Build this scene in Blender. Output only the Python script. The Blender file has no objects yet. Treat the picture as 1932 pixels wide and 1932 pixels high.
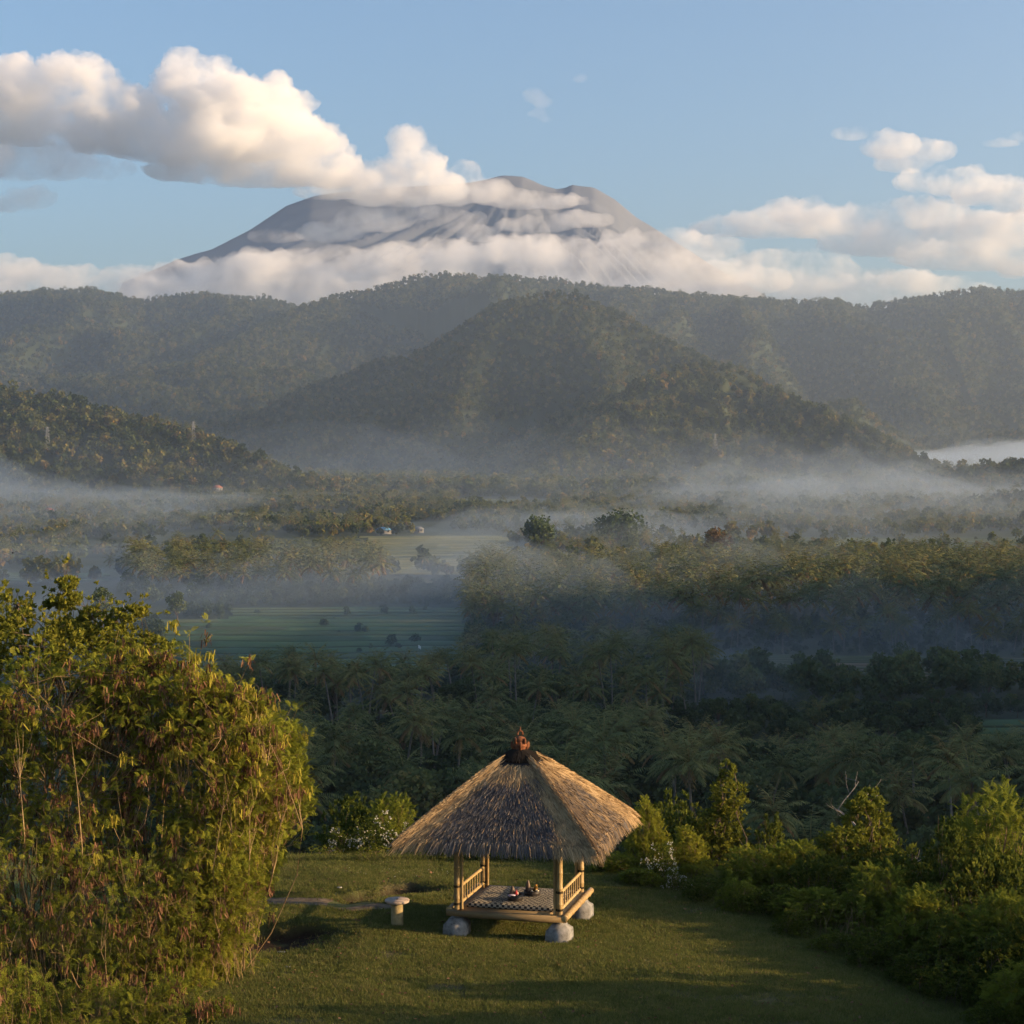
import bpy, math, random
import numpy as np
from mathutils import Vector, Matrix

SC = bpy.context.scene
COL = SC.collection
RNG = np.random.default_rng(7)
random.seed(7)

# ------------------------------------------------------------------ camera
CAMZ, PITCH = 10.0, math.atan(100 / 4400.0)
FP, CX, CY = 3400.0, 966.0, 966.0          # the photograph read at 1932 x 1932
cam = bpy.data.cameras.new('camera')
cam.sensor_width = cam.sensor_height = 36.0
cam.lens = 36.0 * 4400 / 2500
cam.clip_start, cam.clip_end = 0.5, 90000.0
camo = bpy.data.objects.new('camera', cam)
COL.objects.link(camo)
camo.location = (0, 0, CAMZ)
camo.rotation_euler = (math.pi / 2 - PITCH, 0, 0)
SC.camera = camo

# ------------------------------------------------------------------ sky, sun, exposure
SUN_EL, SUN_AZ = math.radians(13.5), math.radians(99.0)     # azimuth clockwise from +Y
SUN = Vector((math.sin(SUN_AZ) * math.cos(SUN_EL), math.cos(SUN_AZ) * math.cos(SUN_EL), math.sin(SUN_EL)))
world = bpy.data.worlds.new('World')
SC.world = world
world.use_nodes = True
wn = world.node_tree
wn.nodes.clear()
wo = wn.nodes.new('ShaderNodeOutputWorld')
wb = wn.nodes.new('ShaderNodeBackground')
sky = wn.nodes.new('ShaderNodeTexSky')
sky.sky_type = 'NISHITA'
sky.sun_disc = False
sky.sun_elevation = SUN_EL
sky.sun_rotation = SUN_AZ
sky.altitude = 100
sky.air_density, sky.dust_density, sky.ozone_density = 1.0, 3.7, 3.0
wb.inputs['Strength'].default_value = 0.15
wn.links.new(sky.outputs[0], wb.inputs['Color'])
wn.links.new(wb.outputs[0], wo.inputs['Surface'])
sl = bpy.data.lights.new('sun', 'SUN')
sl.energy, sl.angle, sl.color = 5.0, math.radians(0.6), (1.0, 0.66, 0.34)
so = bpy.data.objects.new('sun', sl)
COL.objects.link(so)
so.rotation_euler = (-SUN).to_track_quat('-Z', 'Y').to_euler()
so.location = (60, 0, 60)
SC.view_settings.view_transform = 'Standard'
SC.view_settings.look = 'None'
SC.view_settings.exposure = 0.8
SC.view_settings.gamma = 1.0
cy = SC.cycles
cy.use_denoising = True
try:
    cy.denoiser = 'OPENIMAGEDENOISE'
    cy.denoising_input_passes = 'RGB_ALBEDO_NORMAL'
except Exception:
    pass
cy.max_bounces = 8
cy.diffuse_bounces = 2
cy.glossy_bounces = 2
cy.transmission_bounces = 4
cy.volume_bounces = 7
cy.transparent_max_bounces = 48
cy.caustics_reflective = cy.caustics_refractive = False
cy.use_adaptive_sampling = True
cy.adaptive_threshold = 0.015
cy.sample_clamp_indirect = 6.0

# ------------------------------------------------------------------ helpers
def ray(px, py):
    a, b = (px - CX) / FP, (CY - py) / FP
    c, s = math.cos(PITCH), math.sin(PITCH)
    return np.array([a, c + b * s, -s + b * c])

def at(px, py, d):
    """Point seen at photo pixel (px, py) whose distance along +Y is d."""
    r = ray(px, py)
    return np.array([0, 0, CAMZ]) + r * (d / r[1])

def onz(px, py, z):
    r = ray(px, py)
    return np.array([0, 0, CAMZ]) + r * ((z - CAMZ) / r[2])

_P = np.random.default_rng(3).permutation(256)
_P = np.concatenate([_P, _P, _P])
_G = np.random.default_rng(5).normal(size=(256, 3))
_G /= np.linalg.norm(_G, axis=1)[:, None]

def perlin(p):
    p = np.asarray(p, float)
    i = np.floor(p).astype(int)
    f = p - i
    i &= 255
    u = f * f * f * (f * (f * 6 - 15) + 10)
    out = np.zeros(len(p))
    for dx in (0, 1):
        wx = u[:, 0] if dx else 1 - u[:, 0]
        for dy in (0, 1):
            wy = u[:, 1] if dy else 1 - u[:, 1]
            for dz in (0, 1):
                wz = u[:, 2] if dz else 1 - u[:, 2]
                h = _P[_P[_P[(i[:, 0] + dx) & 255] + ((i[:, 1] + dy) & 255)] + ((i[:, 2] + dz) & 255)]
                g = _G[h]
                out += wx * wy * wz * (g[:, 0] * (f[:, 0] - dx) + g[:, 1] * (f[:, 1] - dy) + g[:, 2] * (f[:, 2] - dz))
    return out * 1.5

def fbm(p, octaves=4, gain=0.5, lac=2.03):
    p = np.asarray(p, float)
    a, s, out = 1.0, 0.0, np.zeros(len(p))
    for o in range(octaves):
        out += a * perlin(p + 17.3 * o)
        s += a
        a *= gain
        p = p * lac
    return out / s * 1.4

def xyz(x, y, z=0.0):
    return np.stack([x, y, np.zeros_like(x) + z], axis=1)

def sstep(a, b, x):
    t = np.clip((x - a) / (b - a), 0, 1)
    return t * t * (3 - 2 * t)

def mesh_np(name, V, F, attrs=None, smooth=False):
    """One mesh from numpy arrays; F is a list of (n,3) / (n,4) index arrays."""
    me = bpy.data.meshes.new(name)
    V = np.asarray(V, np.float32)
    F = [np.asarray(f, np.int32) for f in F if len(f)]
    me.vertices.add(len(V))
    me.vertices.foreach_set('co', V.ravel())
    loops = np.concatenate([f.ravel() for f in F])
    sizes = np.concatenate([np.full(len(f), f.shape[1], np.int32) for f in F])
    me.loops.add(len(loops))
    me.loops.foreach_set('vertex_index', loops)
    me.polygons.add(len(sizes))
    me.polygons.foreach_set('loop_start', np.concatenate([[0], np.cumsum(sizes)[:-1]]).astype(np.int32))
    me.polygons.foreach_set('loop_total', sizes)
    if smooth:
        me.polygons.foreach_set('use_smooth', np.ones(len(sizes), bool))
    for k, v in (attrs or {}).items():
        at_ = me.attributes.new(k, 'FLOAT', 'POINT')
        at_.data.foreach_set('value', np.asarray(v, np.float32))
    me.update(calc_edges=True)
    return me

class Geo:
    """Collects pieces of ONE part; .mesh() turns them into one mesh."""
    def __init__(self):
        self.v, self.f, self.t, self.n = [], {3: [], 4: []}, [], 0
    def add(self, V, F, tint=0.5):
        V = np.asarray(V, float)
        for f in (F if isinstance(F, list) else [F]):
            f = np.asarray(f)
            if len(f):
                self.f[f.shape[1]].append(f + self.n)
        self.v.append(V)
        self.t.append(np.full(len(V), tint) if np.isscalar(tint) else np.asarray(tint, float))
        self.n += len(V)
        return self
    def box(self, c, s, rot=None, tint=0.5, taper=1.0):
        c, h = np.asarray(c, float), np.asarray(s, float) / 2
        k = taper
        V = np.array([[-1, -1, -1], [1, -1, -1], [1, 1, -1], [-1, 1, -1], [-k, -k, 1], [k, -k, 1], [k, k, 1], [-k, k, 1]]) * h
        if rot is not None:
            V = V @ np.asarray(rot).T
        return self.add(V + c, np.array([[0, 3, 2, 1], [4, 5, 6, 7], [0, 1, 5, 4], [1, 2, 6, 5], [2, 3, 7, 6], [3, 0, 4, 7]]), tint)
    def tube(self, pts, rad, sides=6, tint=0.5, cap=True):
        pts = np.asarray(pts, float)
        n = len(pts)
        rad = np.full(n, rad) if np.isscalar(rad) else np.asarray(rad, float)
        d = np.gradient(pts, axis=0)
        d /= np.linalg.norm(d, axis=1)[:, None] + 1e-9
        up = np.array([0, 0, 1.0]) if abs(d[0][2]) < 0.9 else np.array([1.0, 0, 0])
        a = np.cross(d, up)
        a /= np.linalg.norm(a, axis=1)[:, None] + 1e-9
        b = np.cross(d, a)
        th = np.arange(sides) * 2 * math.pi / sides
        V = pts[:, None] + rad[:, None, None] * (np.cos(th)[None, :, None] * a[:, None] + np.sin(th)[None, :, None] * b[:, None])
        i = np.arange(n - 1)[:, None] * sides
        j = np.arange(sides)[None]
        k = (j + 1) % sides
        q = np.stack([i + j, i + k, i + sides + k, i + sides + j], axis=-1).reshape(-1, 4)
        V = V.reshape(-1, 3)
        F = [q]
        if cap:
            m = len(V)
            V = np.vstack([V, pts[0], pts[-1]])
            jj = np.arange(sides)
            F.append(np.stack([np.full(sides, m), (jj + 1) % sides, jj], axis=1))
            F.append(np.stack([np.full(sides, m + 1), (n - 1) * sides + jj, (n - 1) * sides + (jj + 1) % sides], axis=1))
        return self.add(V, F, tint)
    def lathe(self, prof, c=(0, 0, 0), sides=16, tint=0.5):
        prof = np.asarray(prof, float)
        th = np.arange(sides) * 2 * math.pi / sides
        V = np.stack([prof[:, 0][:, None] * np.cos(th), prof[:, 0][:, None] * np.sin(th), np.repeat(prof[:, 1][:, None], sides, 1)], axis=-1)
        n = len(prof)
        i = np.arange(n - 1)[:, None] * sides
        j = np.arange(sides)[None]
        k = (j + 1) % sides
        q = np.stack([i + j, i + k, i + sides + k, i + sides + j], axis=-1).reshape(-1, 4)
        return self.add(V.reshape(-1, 3) + np.asarray(c, float), q, tint)
    def scatter(self, TV, TF, M, pos, tint):
        """N copies of a small template: M (N,3,3), pos (N,3), tint (N)."""
        N, k = len(pos), len(TV)
        V = np.einsum('nij,kj->nki', M, TV) + pos[:, None]
        off = (np.arange(N) * k)[:, None, None]
        F = [(f[None] + off).reshape(-1, f.shape[1]) for f in TF]
        return self.add(V.reshape(-1, 3), F, np.repeat(tint, k))
    def mesh(self, name, smooth=False):
        F = [np.concatenate(self.f[k]) for k in (3, 4) if self.f[k]]
        return mesh_np(name, np.concatenate(self.v), F, {'tint': np.concatenate(self.t)}, smooth)

def link(name, me, mat=None, parent=None, loc=None, rz=0.0):
    o = bpy.data.objects.new(name, me)
    COL.objects.link(o)
    if mat is not None and me is not None:
        if not me.materials:
            me.materials.append(mat)
    if parent is not None:
        o.parent = parent
    if loc is not None:
        o.location = loc
    o.rotation_euler = (0, 0, rz)
    return o

def tag(o, label=None, cat=None, group=None, kind=None):
    for k, v in (('label', label), ('category', cat), ('group', group), ('kind', kind)):
        if v:
            o[k] = v
    return o

def thing(name, label, cat, loc=(0, 0, 0), rz=0.0, group=None):
    return tag(link(name, None, loc=loc, rz=rz), label, cat, group)

def copy_tree(o, parent=None):
    c = o.copy()
    COL.objects.link(c)
    if parent is not None:
        c.parent = parent
    for ch in list(o.children):
        copy_tree(ch, c)
    return c

def basis(z, roll, ref=(0, 0, 1)):
    """(N,3) directions -> (N,3,3) frames whose local +Y runs along the direction."""
    y = z / (np.linalg.norm(z, axis=1)[:, None] + 1e-9)
    r = np.tile(np.array(ref, float), (len(y), 1))
    bad = np.abs(y @ np.array(ref, float)) > 0.97
    r[bad] = (1, 0, 0)
    x = np.cross(y, r)
    x /= np.linalg.norm(x, axis=1)[:, None] + 1e-9
    n = np.cross(x, y)
    c, s = np.cos(roll)[:, None], np.sin(roll)[:, None]
    return np.stack([x * c + n * s, y, -x * s + n * c], axis=2)

# ------------------------------------------------------------------ materials
MAT = {}
def new_mat(name):
    m = bpy.data.materials.new(name)
    m.use_nodes = True
    m.node_tree.nodes.clear()
    MAT[name] = m
    nt = m.node_tree
    return m, nt, nt.nodes.new('ShaderNodeOutputMaterial')

def ramp(nt, fac, stops):
    r = nt.nodes.new('ShaderNodeValToRGB')
    el = r.color_ramp.elements
    while len(el) < len(stops):
        el.new(0.5)
    for e, (p, c) in zip(el, stops):
        e.position, e.color = p, (*c, 1)
    nt.links.new(fac, r.inputs[0])
    return r.outputs[0]

def math_n(nt, op, a, b=None):
    n = nt.nodes.new('ShaderNodeMath')
    n.operation = op
    for i, v in enumerate((a, b)):
        if v is None:
            continue
        if isinstance(v, (int, float)):
            n.inputs[i].default_value = v
        else:
            nt.links.new(v, n.inputs[i])
    return n.outputs[0]

def attr_n(nt, name):
    n = nt.nodes.new('ShaderNodeAttribute')
    n.attribute_name = name
    return n.outputs['Fac']

def noise_n(nt, scale, detail=3, rough=0.55, obj=True, stretch=None):
    tc = nt.nodes.new('ShaderNodeTexCoord')
    n = nt.nodes.new('ShaderNodeTexNoise')
    n.inputs['Scale'].default_value = scale
    n.inputs['Detail'].default_value = detail
    n.inputs['Roughness'].default_value = rough
    src = tc.outputs['Object' if obj else 'Generated']
    if stretch:
        mp = nt.nodes.new('ShaderNodeMapping')
        mp.inputs['Scale'].default_value = stretch
        nt.links.new(src, mp.inputs[0])
        src = mp.outputs[0]
    nt.links.new(src, n.inputs['Vector'])
    return n.outputs['Fac']

def mix_col(nt, fac, a, b):
    n = nt.nodes.new('ShaderNodeMix')
    n.data_type = 'RGBA'
    for sock, v in ((n.inputs[0], fac), (n.inputs[6], a), (n.inputs[7], b)):
        if isinstance(v, (int, float)):
            sock.default_value = v
        elif isinstance(v, tuple):
            sock.default_value = (*v, 1)
        else:
            nt.links.new(v, sock)
    return n.outputs[2]

def leaf_mat(name, stops, transl=0.35, rand=0.25, noise_scale=None):
    """Thin leaf: diffuse and translucent; colour from the leaf's own tint plus a tree-to-tree shift."""
    m, nt, out = new_mat(name)
    oi = nt.nodes.new('ShaderNodeObjectInfo')
    f = math_n(nt, 'ADD', attr_n(nt, 'tint'), math_n(nt, 'MULTIPLY', math_n(nt, 'SUBTRACT', oi.outputs['Random'], 0.5), rand))
    c = ramp(nt, f, stops)
    d = nt.nodes.new('ShaderNodeBsdfDiffuse')
    t = nt.nodes.new('ShaderNodeBsdfTranslucent')
    nt.links.new(c, d.inputs[0])
    nt.links.new(c, t.inputs[0])
    mx = nt.nodes.new('ShaderNodeMixShader')
    mx.inputs[0].default_value = transl
    nt.links.new(d.outputs[0], mx.inputs[1])
    nt.links.new(t.outputs[0], mx.inputs[2])
    nt.links.new(mx.outputs[0], out.inputs['Surface'])
    return m

def solid_mat(name, stops, fac='tint', scale=4.0, rough=0.85, spec=0.2, bump=0.0, stretch=None, bump_scale=None):
    """Opaque surface: colour ramp over the piece's own tint mixed with noise."""
    m, nt, out = new_mat(name)
    b = nt.nodes.new('ShaderNodeBsdfPrincipled')
    nz = noise_n(nt, scale, 4, 0.6, True, stretch)
    f = nz if fac == 'noise' else math_n(nt, 'ADD', attr_n(nt, 'tint'), math_n(nt, 'MULTIPLY', math_n(nt, 'SUBTRACT', nz, 0.5), 0.7))
    nt.links.new(ramp(nt, f, stops), b.inputs['Base Color'])
    b.inputs['Roughness'].default_value = rough
    b.inputs['Specular IOR Level'].default_value = spec
    if bump:
        bn = nt.nodes.new('ShaderNodeBump')
        bn.inputs['Strength'].default_value = bump
        bn.inputs['Distance'].default_value = 0.02
        nt.links.new(noise_n(nt, bump_scale or scale * 4, 4, 0.6, True, stretch), bn.inputs['Height'])
        nt.links.new(bn.outputs[0], b.inputs['Normal'])
    nt.links.new(b.outputs[0], out.inputs['Surface'])
    return m

def volume_mat(name, color, density, aniso=0.0):
    m, nt, out = new_mat(name)
    v = nt.nodes.new('ShaderNodeVolumePrincipled')
    v.inputs['Color'].default_value = (*color, 1)
    v.inputs['Density'].default_value = density
    v.inputs['Anisotropy'].default_value = aniso
    nt.links.new(v.outputs[0], out.inputs['Volume'])
    return m

# ------------------------------------------------------------------ clouds (far beyond the hills, outside the haze)
def remeshed(V, F, voxel):
    me = mesh_np('puffs', V, F)
    o = bpy.data.objects.new('puffs', me)
    COL.objects.link(o)
    md = o.modifiers.new('r', 'REMESH')
    md.mode, md.voxel_size = 'VOXEL', voxel
    dg = bpy.context.evaluated_depsgraph_get()
    ev = o.evaluated_get(dg)
    m2 = ev.to_mesh()
    n = len(m2.vertices)
    V2 = np.empty(n * 3, np.float32)
    m2.vertices.foreach_get('co', V2)
    N2 = np.empty(n * 3, np.float32)
    m2.vertex_normals.foreach_get('vector', N2)
    lv = np.empty(len(m2.loops), np.int32)
    m2.loops.foreach_get('vertex_index', lv)
    F2 = lv.reshape(-1, 4)
    ev.to_mesh_clear()
    bpy.data.objects.remove(o)
    bpy.data.meshes.remove(me)
    return V2.reshape(-1, 3).astype(float), N2.reshape(-1, 3).astype(float), F2

_ph = np.pi * (np.arange(1, 8)) / 8
_th = np.arange(12) * np.pi / 6
SPH_V = np.vstack([[0, 0, 1], np.stack([np.outer(np.sin(_ph), np.cos(_th)), np.outer(np.sin(_ph), np.sin(_th)), np.outer(np.cos(_ph), np.ones(12))], -1).reshape(-1, 3), [0, 0, -1]])
_i, _j = np.meshgrid(np.arange(6), np.arange(12), indexing='ij')
SPH_Q = np.stack([1 + _i * 12 + _j, 1 + (_i + 1) * 12 + _j, 1 + (_i + 1) * 12 + (_j + 1) % 12, 1 + _i * 12 + (_j + 1) % 12], -1).reshape(-1, 4)
_k = np.arange(12)
SPH_T = np.vstack([np.stack([np.zeros(12, int), 1 + _k, 1 + (_k + 1) % 12], 1), np.stack([np.full(12, 85), 73 + (_k + 1) % 12, 73 + _k], 1)])

def make_cloud(label, puffs, d, dens, seed, voxel=23.0, billow=1.0, depth=1.0, sub=7, flat=0.55, grow=1.0):
    """puffs: (px, py, radius x, radius y) in photo pixels, all near distance d; each throws smaller billows."""
    rg = np.random.default_rng(seed)
    V, Q, T, n = [], [], [], 0
    k = d / FP
    for px, py, rx, ry in puffs:
        c0 = at(px, py, d * (1 + rg.uniform(-0.012, 0.012)))
        rx, ry = rx * grow, ry * (1 + (grow - 1) * 0.7)
        R = np.array([rx * k, depth * min(rx, ry * 1.5) * k, ry * k])
        items = [(c0, R)]
        for s in range(sub):
            dr = rg.normal(size=3)
            dr[2] = abs(dr[2]) * 1.1 - 0.35
            dr /= np.linalg.norm(dr)
            q = rg.uniform(0.28, 0.55)
            items.append((c0 + dr * R * rg.uniform(0.7, 0.95), np.full(3, min(R[0], R[2]) * q * rg.uniform(0.8, 1.3)) * np.array([1.15, 1, 0.9])))
        for c, r in items:
            P = SPH_V * r
            low = P[:, 2] < 0
            P[low, 2] *= flat
            V.append(P + c)
            Q.append(SPH_Q + n)
            T.append(SPH_T + n)
            n += len(SPH_V)
    V, N, F = remeshed(np.vstack(V), [np.vstack(Q), np.vstack(T)], voxel)
    s1 = billow * 58 * k
    a = np.abs(perlin(V / s1 + seed)) + 0.5 * np.abs(perlin(V / (s1 * 0.5) + 3))
    b = np.abs(perlin(V / (s1 * 0.27) + 9)) + 0.5 * np.abs(perlin(V / (s1 * 0.14) + 5))
    up = np.clip(N[:, 2] + 0.75, 0.25, 1)
    amp = np.minimum(1.0, 0.55 * min(r_ for *_, r_ in puffs) / 20)
    V = V + N * (up * amp * ((0.42 - a) * 0.62 * s1 + (0.36 - b) * 0.30 * s1))[:, None]
    c0 = V.mean(0)
    me = mesh_np('cloud', V - c0, [F], smooth=True)
    m = cloud_mat(dens * 0.62)
    o = link('cloud', me, m, loc=c0)
    return tag(o, label, 'cloud', 'clouds round the volcano')

def cloud_mat(dens):
    m, nt, out = new_mat('cloud_vapour')
    v = nt.nodes.new('ShaderNodeVolumePrincipled')
    v.inputs['Color'].default_value = (1, 1, 1, 1)
    v.inputs['Anisotropy'].default_value = 0.2
    nz = noise_n(nt, 0.0030, 5, 0.64)
    mr = nt.nodes.new('ShaderNodeMapRange')
    mr.inputs['From Min'].default_value, mr.inputs['From Max'].default_value = 0.39, 0.61
    mr.inputs['To Min'].default_value, mr.inputs['To Max'].default_value = 0.0, 2.1 * dens
    nt.links.new(nz, mr.inputs['Value'])
    nt.links.new(mr.outputs[0], v.inputs['Density'])
    nt.links.new(v.outputs[0], out.inputs['Volume'])
    return m
CD = 12300.0
make_cloud('huge cream cumulus with towering tops reaching across the upper left sky',
           [(10, 190, 95, 75), (140, 170, 95, 62), (60, 240, 130, 60), (215, 215, 85, 60), (350, 168, 66, 62), (430, 200, 90, 55), (505, 230, 85, 65), (190, 262, 110, 50),
            (400, 280, 140, 70), (290, 270, 110, 60), (565, 290, 90, 65), (500, 330, 150, 42), (615, 330, 75, 42), (380, 325, 110, 35), (-80, 210, 90, 90), (480, 260, 120, 75), (420, 235, 110, 70)], CD, 0.008, 11, sub=6)
make_cloud('flat grey purple cloud in shade under the big cumulus', [(30, 300, 100, 46), (110, 305, 70, 40), (-60, 295, 100, 55), (200, 320, 60, 22)], CD + 250, 0.003, 12, flat=0.9, sub=4)
make_cloud('small peach cloud puff below the grey purple cloud', [(60, 378, 50, 30), (10, 388, 50, 22)], CD - 100, 0.003, 13, sub=4)
make_cloud('pale cloud tower rising left of the volcano summit', [(768, 280, 42, 42), (785, 325, 58, 50), (715, 345, 70, 40), (815, 365, 66, 38), (665, 355, 66, 36), (610, 362, 60, 28), (740, 375, 90, 28)], CD, 0.006, 14, sub=5)
make_cloud('cream cloud bank clinging to the volcano below its summit', [(878, 340, 34, 38), (850, 352, 40, 34), (920, 368, 55, 32), (980, 382, 60, 24), (1040, 385, 55, 18), (1090, 380, 30, 14), (850, 375, 50, 26)], CD, 0.005, 15, sub=5)
make_cloud('thin cloud wisp across the middle of the volcano slope', [(705, 420, 70, 30), (790, 400, 50, 24), (870, 425, 40, 22), (900, 445, 36, 18), (1010, 428, 70, 18), (1100, 418, 55, 18), (620, 445, 60, 20), (520, 450, 50, 14)], CD, 0.0034, 16, sub=7, grow=1.15)
make_cloud('long grey white cloud bank lying along the foot of the volcano',
           [(-40, 525, 90, 42), (40, 530, 90, 40), (150, 535, 100, 36), (260, 540, 110, 38), (380, 530, 110, 42), (500, 518, 110, 46), (620, 510, 110, 46), (740, 502, 100, 44),
            (850, 494, 90, 42), (960, 486, 85, 44), (1060, 488, 90, 42), (1150, 496, 80, 40), (1240, 505, 90, 40), (1330, 520, 90, 40), (1270, 462, 75, 28), (1350, 472, 70, 26), (1180, 455, 50, 20), (560, 560, 200, 50), (300, 570, 250, 50), (800, 560, 200, 50), (1050, 560, 200, 50), (1300, 560, 150, 40), (1420, 535, 80, 34), (40, 585, 150, 40)], CD - 350, 0.005, 17, voxel=30, sub=5)
make_cloud('low cream cloud band above the right hill saddle', [(1500, 540, 100, 30), (1610, 535, 100, 26), (1720, 540, 100, 26), (1800, 555, 70, 22), (1560, 565, 130, 28), (1460, 495, 70, 24), (1540, 505, 80, 22), (1680, 575, 90, 20)], CD - 200, 0.004, 18, sub=5, grow=1.2)
make_cloud('broad grey cloud sheet with lit tops above the right ridge',
           [(1370, 435, 70, 22), (1450, 430, 80, 32), (1500, 405, 55, 26), (1570, 430, 90, 36), (1650, 425, 90, 34), (1740, 418, 90, 38), (1820, 440, 100, 40), (1930, 445, 100, 44), (1700, 465, 140, 32), (1850, 490, 150, 34), (1990, 500, 100, 40)], CD, 0.0042, 19, sub=5, grow=1.22)
make_cloud('cream cloud streak slanting down toward the right frame edge', [(1735, 348, 45, 24), (1800, 352, 65, 32), (1870, 368, 75, 36), (1950, 385, 70, 38)], CD, 0.0048, 20, sub=5, grow=1.12)
make_cloud('cream cloud puff drifting high over the right hills', [(1605, 256, 34, 14), (1680, 280, 52, 32), (1760, 290, 42, 26), (1705, 312, 50, 26)], CD, 0.0042, 21, sub=5, grow=1.12)
make_cloud('tiny white cloud fleck above the volcano summit', [(1006, 184, 22, 18), (1024, 196, 18, 14), (1012, 216, 22, 10), (1030, 228, 14, 6)], CD, 0.0018, 22, voxel=18, sub=4)
make_cloud('faint small cloud scrap right of the tiny fleck', [(1094, 150, 16, 10)], CD, 0.0018, 23, voxel=18, sub=0)
make_cloud('thin cloud streak touching the right frame edge', [(1890, 272, 40, 10), (1940, 262, 40, 12)], CD, 0.003, 24, voxel=18, sub=4)

# ------------------------------------------------------------------ the volcano
VD = 15600.0
vs = [(230, 530), (330, 490), (400, 468), (470, 432), (540, 386), (590, 368), (660, 358), (740, 352), (820, 348), (890, 342), (920, 337), (938, 331), (950, 329), (985, 331), (1005, 338), (1025, 347), (1050, 355), (1066, 353), (1078, 347), (1120, 352),
      (1160, 375), (1200, 408), (1243, 433), (1330, 490), (1450, 560)]
VP = np.array([at(a, b, VD) for a, b in vs])
_n1, _n2 = 381, 121
vx = np.linspace(at(-300, 600, VD)[0], at(2000, 600, VD)[0], _n1)
vy = np.linspace(-2500, 2600, _n2)
crest = np.interp(vx, VP[:, 0], VP[:, 2], left=VP[0, 2] - 500, right=VP[-1, 2] - 500)
GX, GY = np.meshgrid(vx, vy, indexing='ij')
ctr = at(980, 340, VD)
cz = np.repeat(crest[:, None], _n2, 1)
fl = np.clip(np.abs(GY) / 3400, 0, 1.4)
ZV = cz - 1900 * fl ** 0.9 * (0.6 + 0.4 * np.clip((cz - 400) / 2000, 0, 1))
ang = np.arctan2(GY, GX - ctr[0])
rr = np.hypot(GX - ctr[0], GY)
gul = np.abs(perlin(xyz((ang * 9).ravel(), (rr / 5000).ravel()))).reshape(GX.shape)
ZV -= gul * 120 * np.clip(np.abs(GY) / 900, 0, 1)
ZV -= np.abs(perlin(xyz((ang * 31).ravel(), (rr / 2500).ravel(), 4.0))).reshape(GX.shape) * 55 * np.clip(np.abs(GY) / 700, 0.1, 1)
ZV += fbm(xyz((GX / 500).ravel(), (GY / 500).ravel()), 5).reshape(GX.shape) * 40 * np.clip(np.abs(GY) / 500, 0.25, 1)
idx = np.arange(_n1 * _n2).reshape(_n1, _n2)
vq = np.stack([idx[:-1, :-1], idx[1:, :-1], idx[1:, 1:], idx[:-1, 1:]], -1).reshape(-1, 4)
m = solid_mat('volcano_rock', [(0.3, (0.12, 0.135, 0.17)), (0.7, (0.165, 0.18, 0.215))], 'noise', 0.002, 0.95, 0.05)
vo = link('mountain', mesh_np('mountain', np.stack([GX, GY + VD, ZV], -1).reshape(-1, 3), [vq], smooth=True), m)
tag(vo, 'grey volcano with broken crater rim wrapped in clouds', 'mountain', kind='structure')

# ------------------------------------------------------------------ terrain
def crest_line(pts):
    return np.array([at(a, b, d) for a, b, d in pts])

RIDGES = [   # crest (from the skyline at the distance it stands), slope, spur strength
    (crest_line([(-500, 575, 6200), (-200, 562, 6200), (0, 562, 6200), (90, 556, 6150), (160, 549, 6100), (270, 572, 6100), (360, 560, 6100), (500, 566, 6100), (620, 600, 6100)]), 0.42, 1.0),
    (crest_line([(430, 660, 4815), (560, 590, 5243), (640, 562, 5457), (720, 545, 5510), (810, 521, 5564), (900, 528, 5618), (960, 527, 5671), (1040, 533, 5671), (1110, 545, 5671),
                 (1220, 552, 5671), (1300, 562, 5671), (1400, 568, 5724), (1500, 573, 5778), (1560, 572, 5832), (1620, 584, 5885), (1680, 574, 5885), (1780, 561, 5832),
                 (1850, 551, 5778), (1932, 555, 5778), (2100, 545, 5671), (2400, 530, 5564)]), 0.46, 1.0),
    (crest_line([(560, 880, 3182), (690, 775, 3397), (800, 690, 3526), (880, 615, 3612), (940, 578, 3655), (1000, 560, 3698), (1080, 562, 3698), (1150, 588, 3655),
                 (1250, 645, 3569), (1340, 695, 3440), (1420, 770, 3311)]), 0.50, 0.8),
    (crest_line([(1080, 565, 3698), (1110, 640, 3440), (1160, 720, 3225), (1150, 800, 3010)]), 0.55, 0.5),
    (crest_line([(960, 575, 3681), (900, 680, 3440), (860, 790, 3182)]), 0.55, 0.5),
    (crest_line([(1060, 885, 2530), (1150, 795, 2714), (1230, 725, 2852), (1310, 690, 2944), (1390, 700, 2944), (1450, 740, 2898), (1550, 785, 2806), (1650, 832, 2714), (1705, 862, 2668)]), 0.48, 0.7),
    (crest_line([(-500, 690, 2400), (-100, 728, 2350), (0, 745, 2300), (80, 762, 2280), (140, 775, 2260), (250, 798, 2230), (330, 815, 2200), (420, 850, 2150), (500, 886, 2100), (590, 922, 2050)]), 0.42, 0.6),
    (crest_line([(1715, 838, 3900), (1800, 826, 3900), (1932, 818, 3850), (2200, 800, 3800)]), 0.30, 0.4),
    (crest_line([(1480, 930, 2450), (1700, 912, 2350), (1850, 898, 2250), (1932, 880, 2200), (2200, 830, 2150)]), 0.30, 0.4),
    (crest_line([(1560, 1005, 1750), (1700, 968, 1700), (1932, 940, 1650), (2200, 900, 1600)]), 0.30, 0.4),
    # the wooded spur just outside the right frame edge that keeps the near valley in shade
    (np.array([[258, 40, 12], [298, 95, 74], [345, 170, 100], [390, 260, 118], [425, 350, 120], [445, 430, 104], [455, 500, 70], [462, 560, 40], [470, 660, 30], [478, 760, 22], [480, 840, -40.0]]), 0.72, 0.25),
]
_fl_y = np.array([-2000, 70, 500, 1000, 1600, 2300, 3000, 4200, 6000, 9000, 40000.0])
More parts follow.
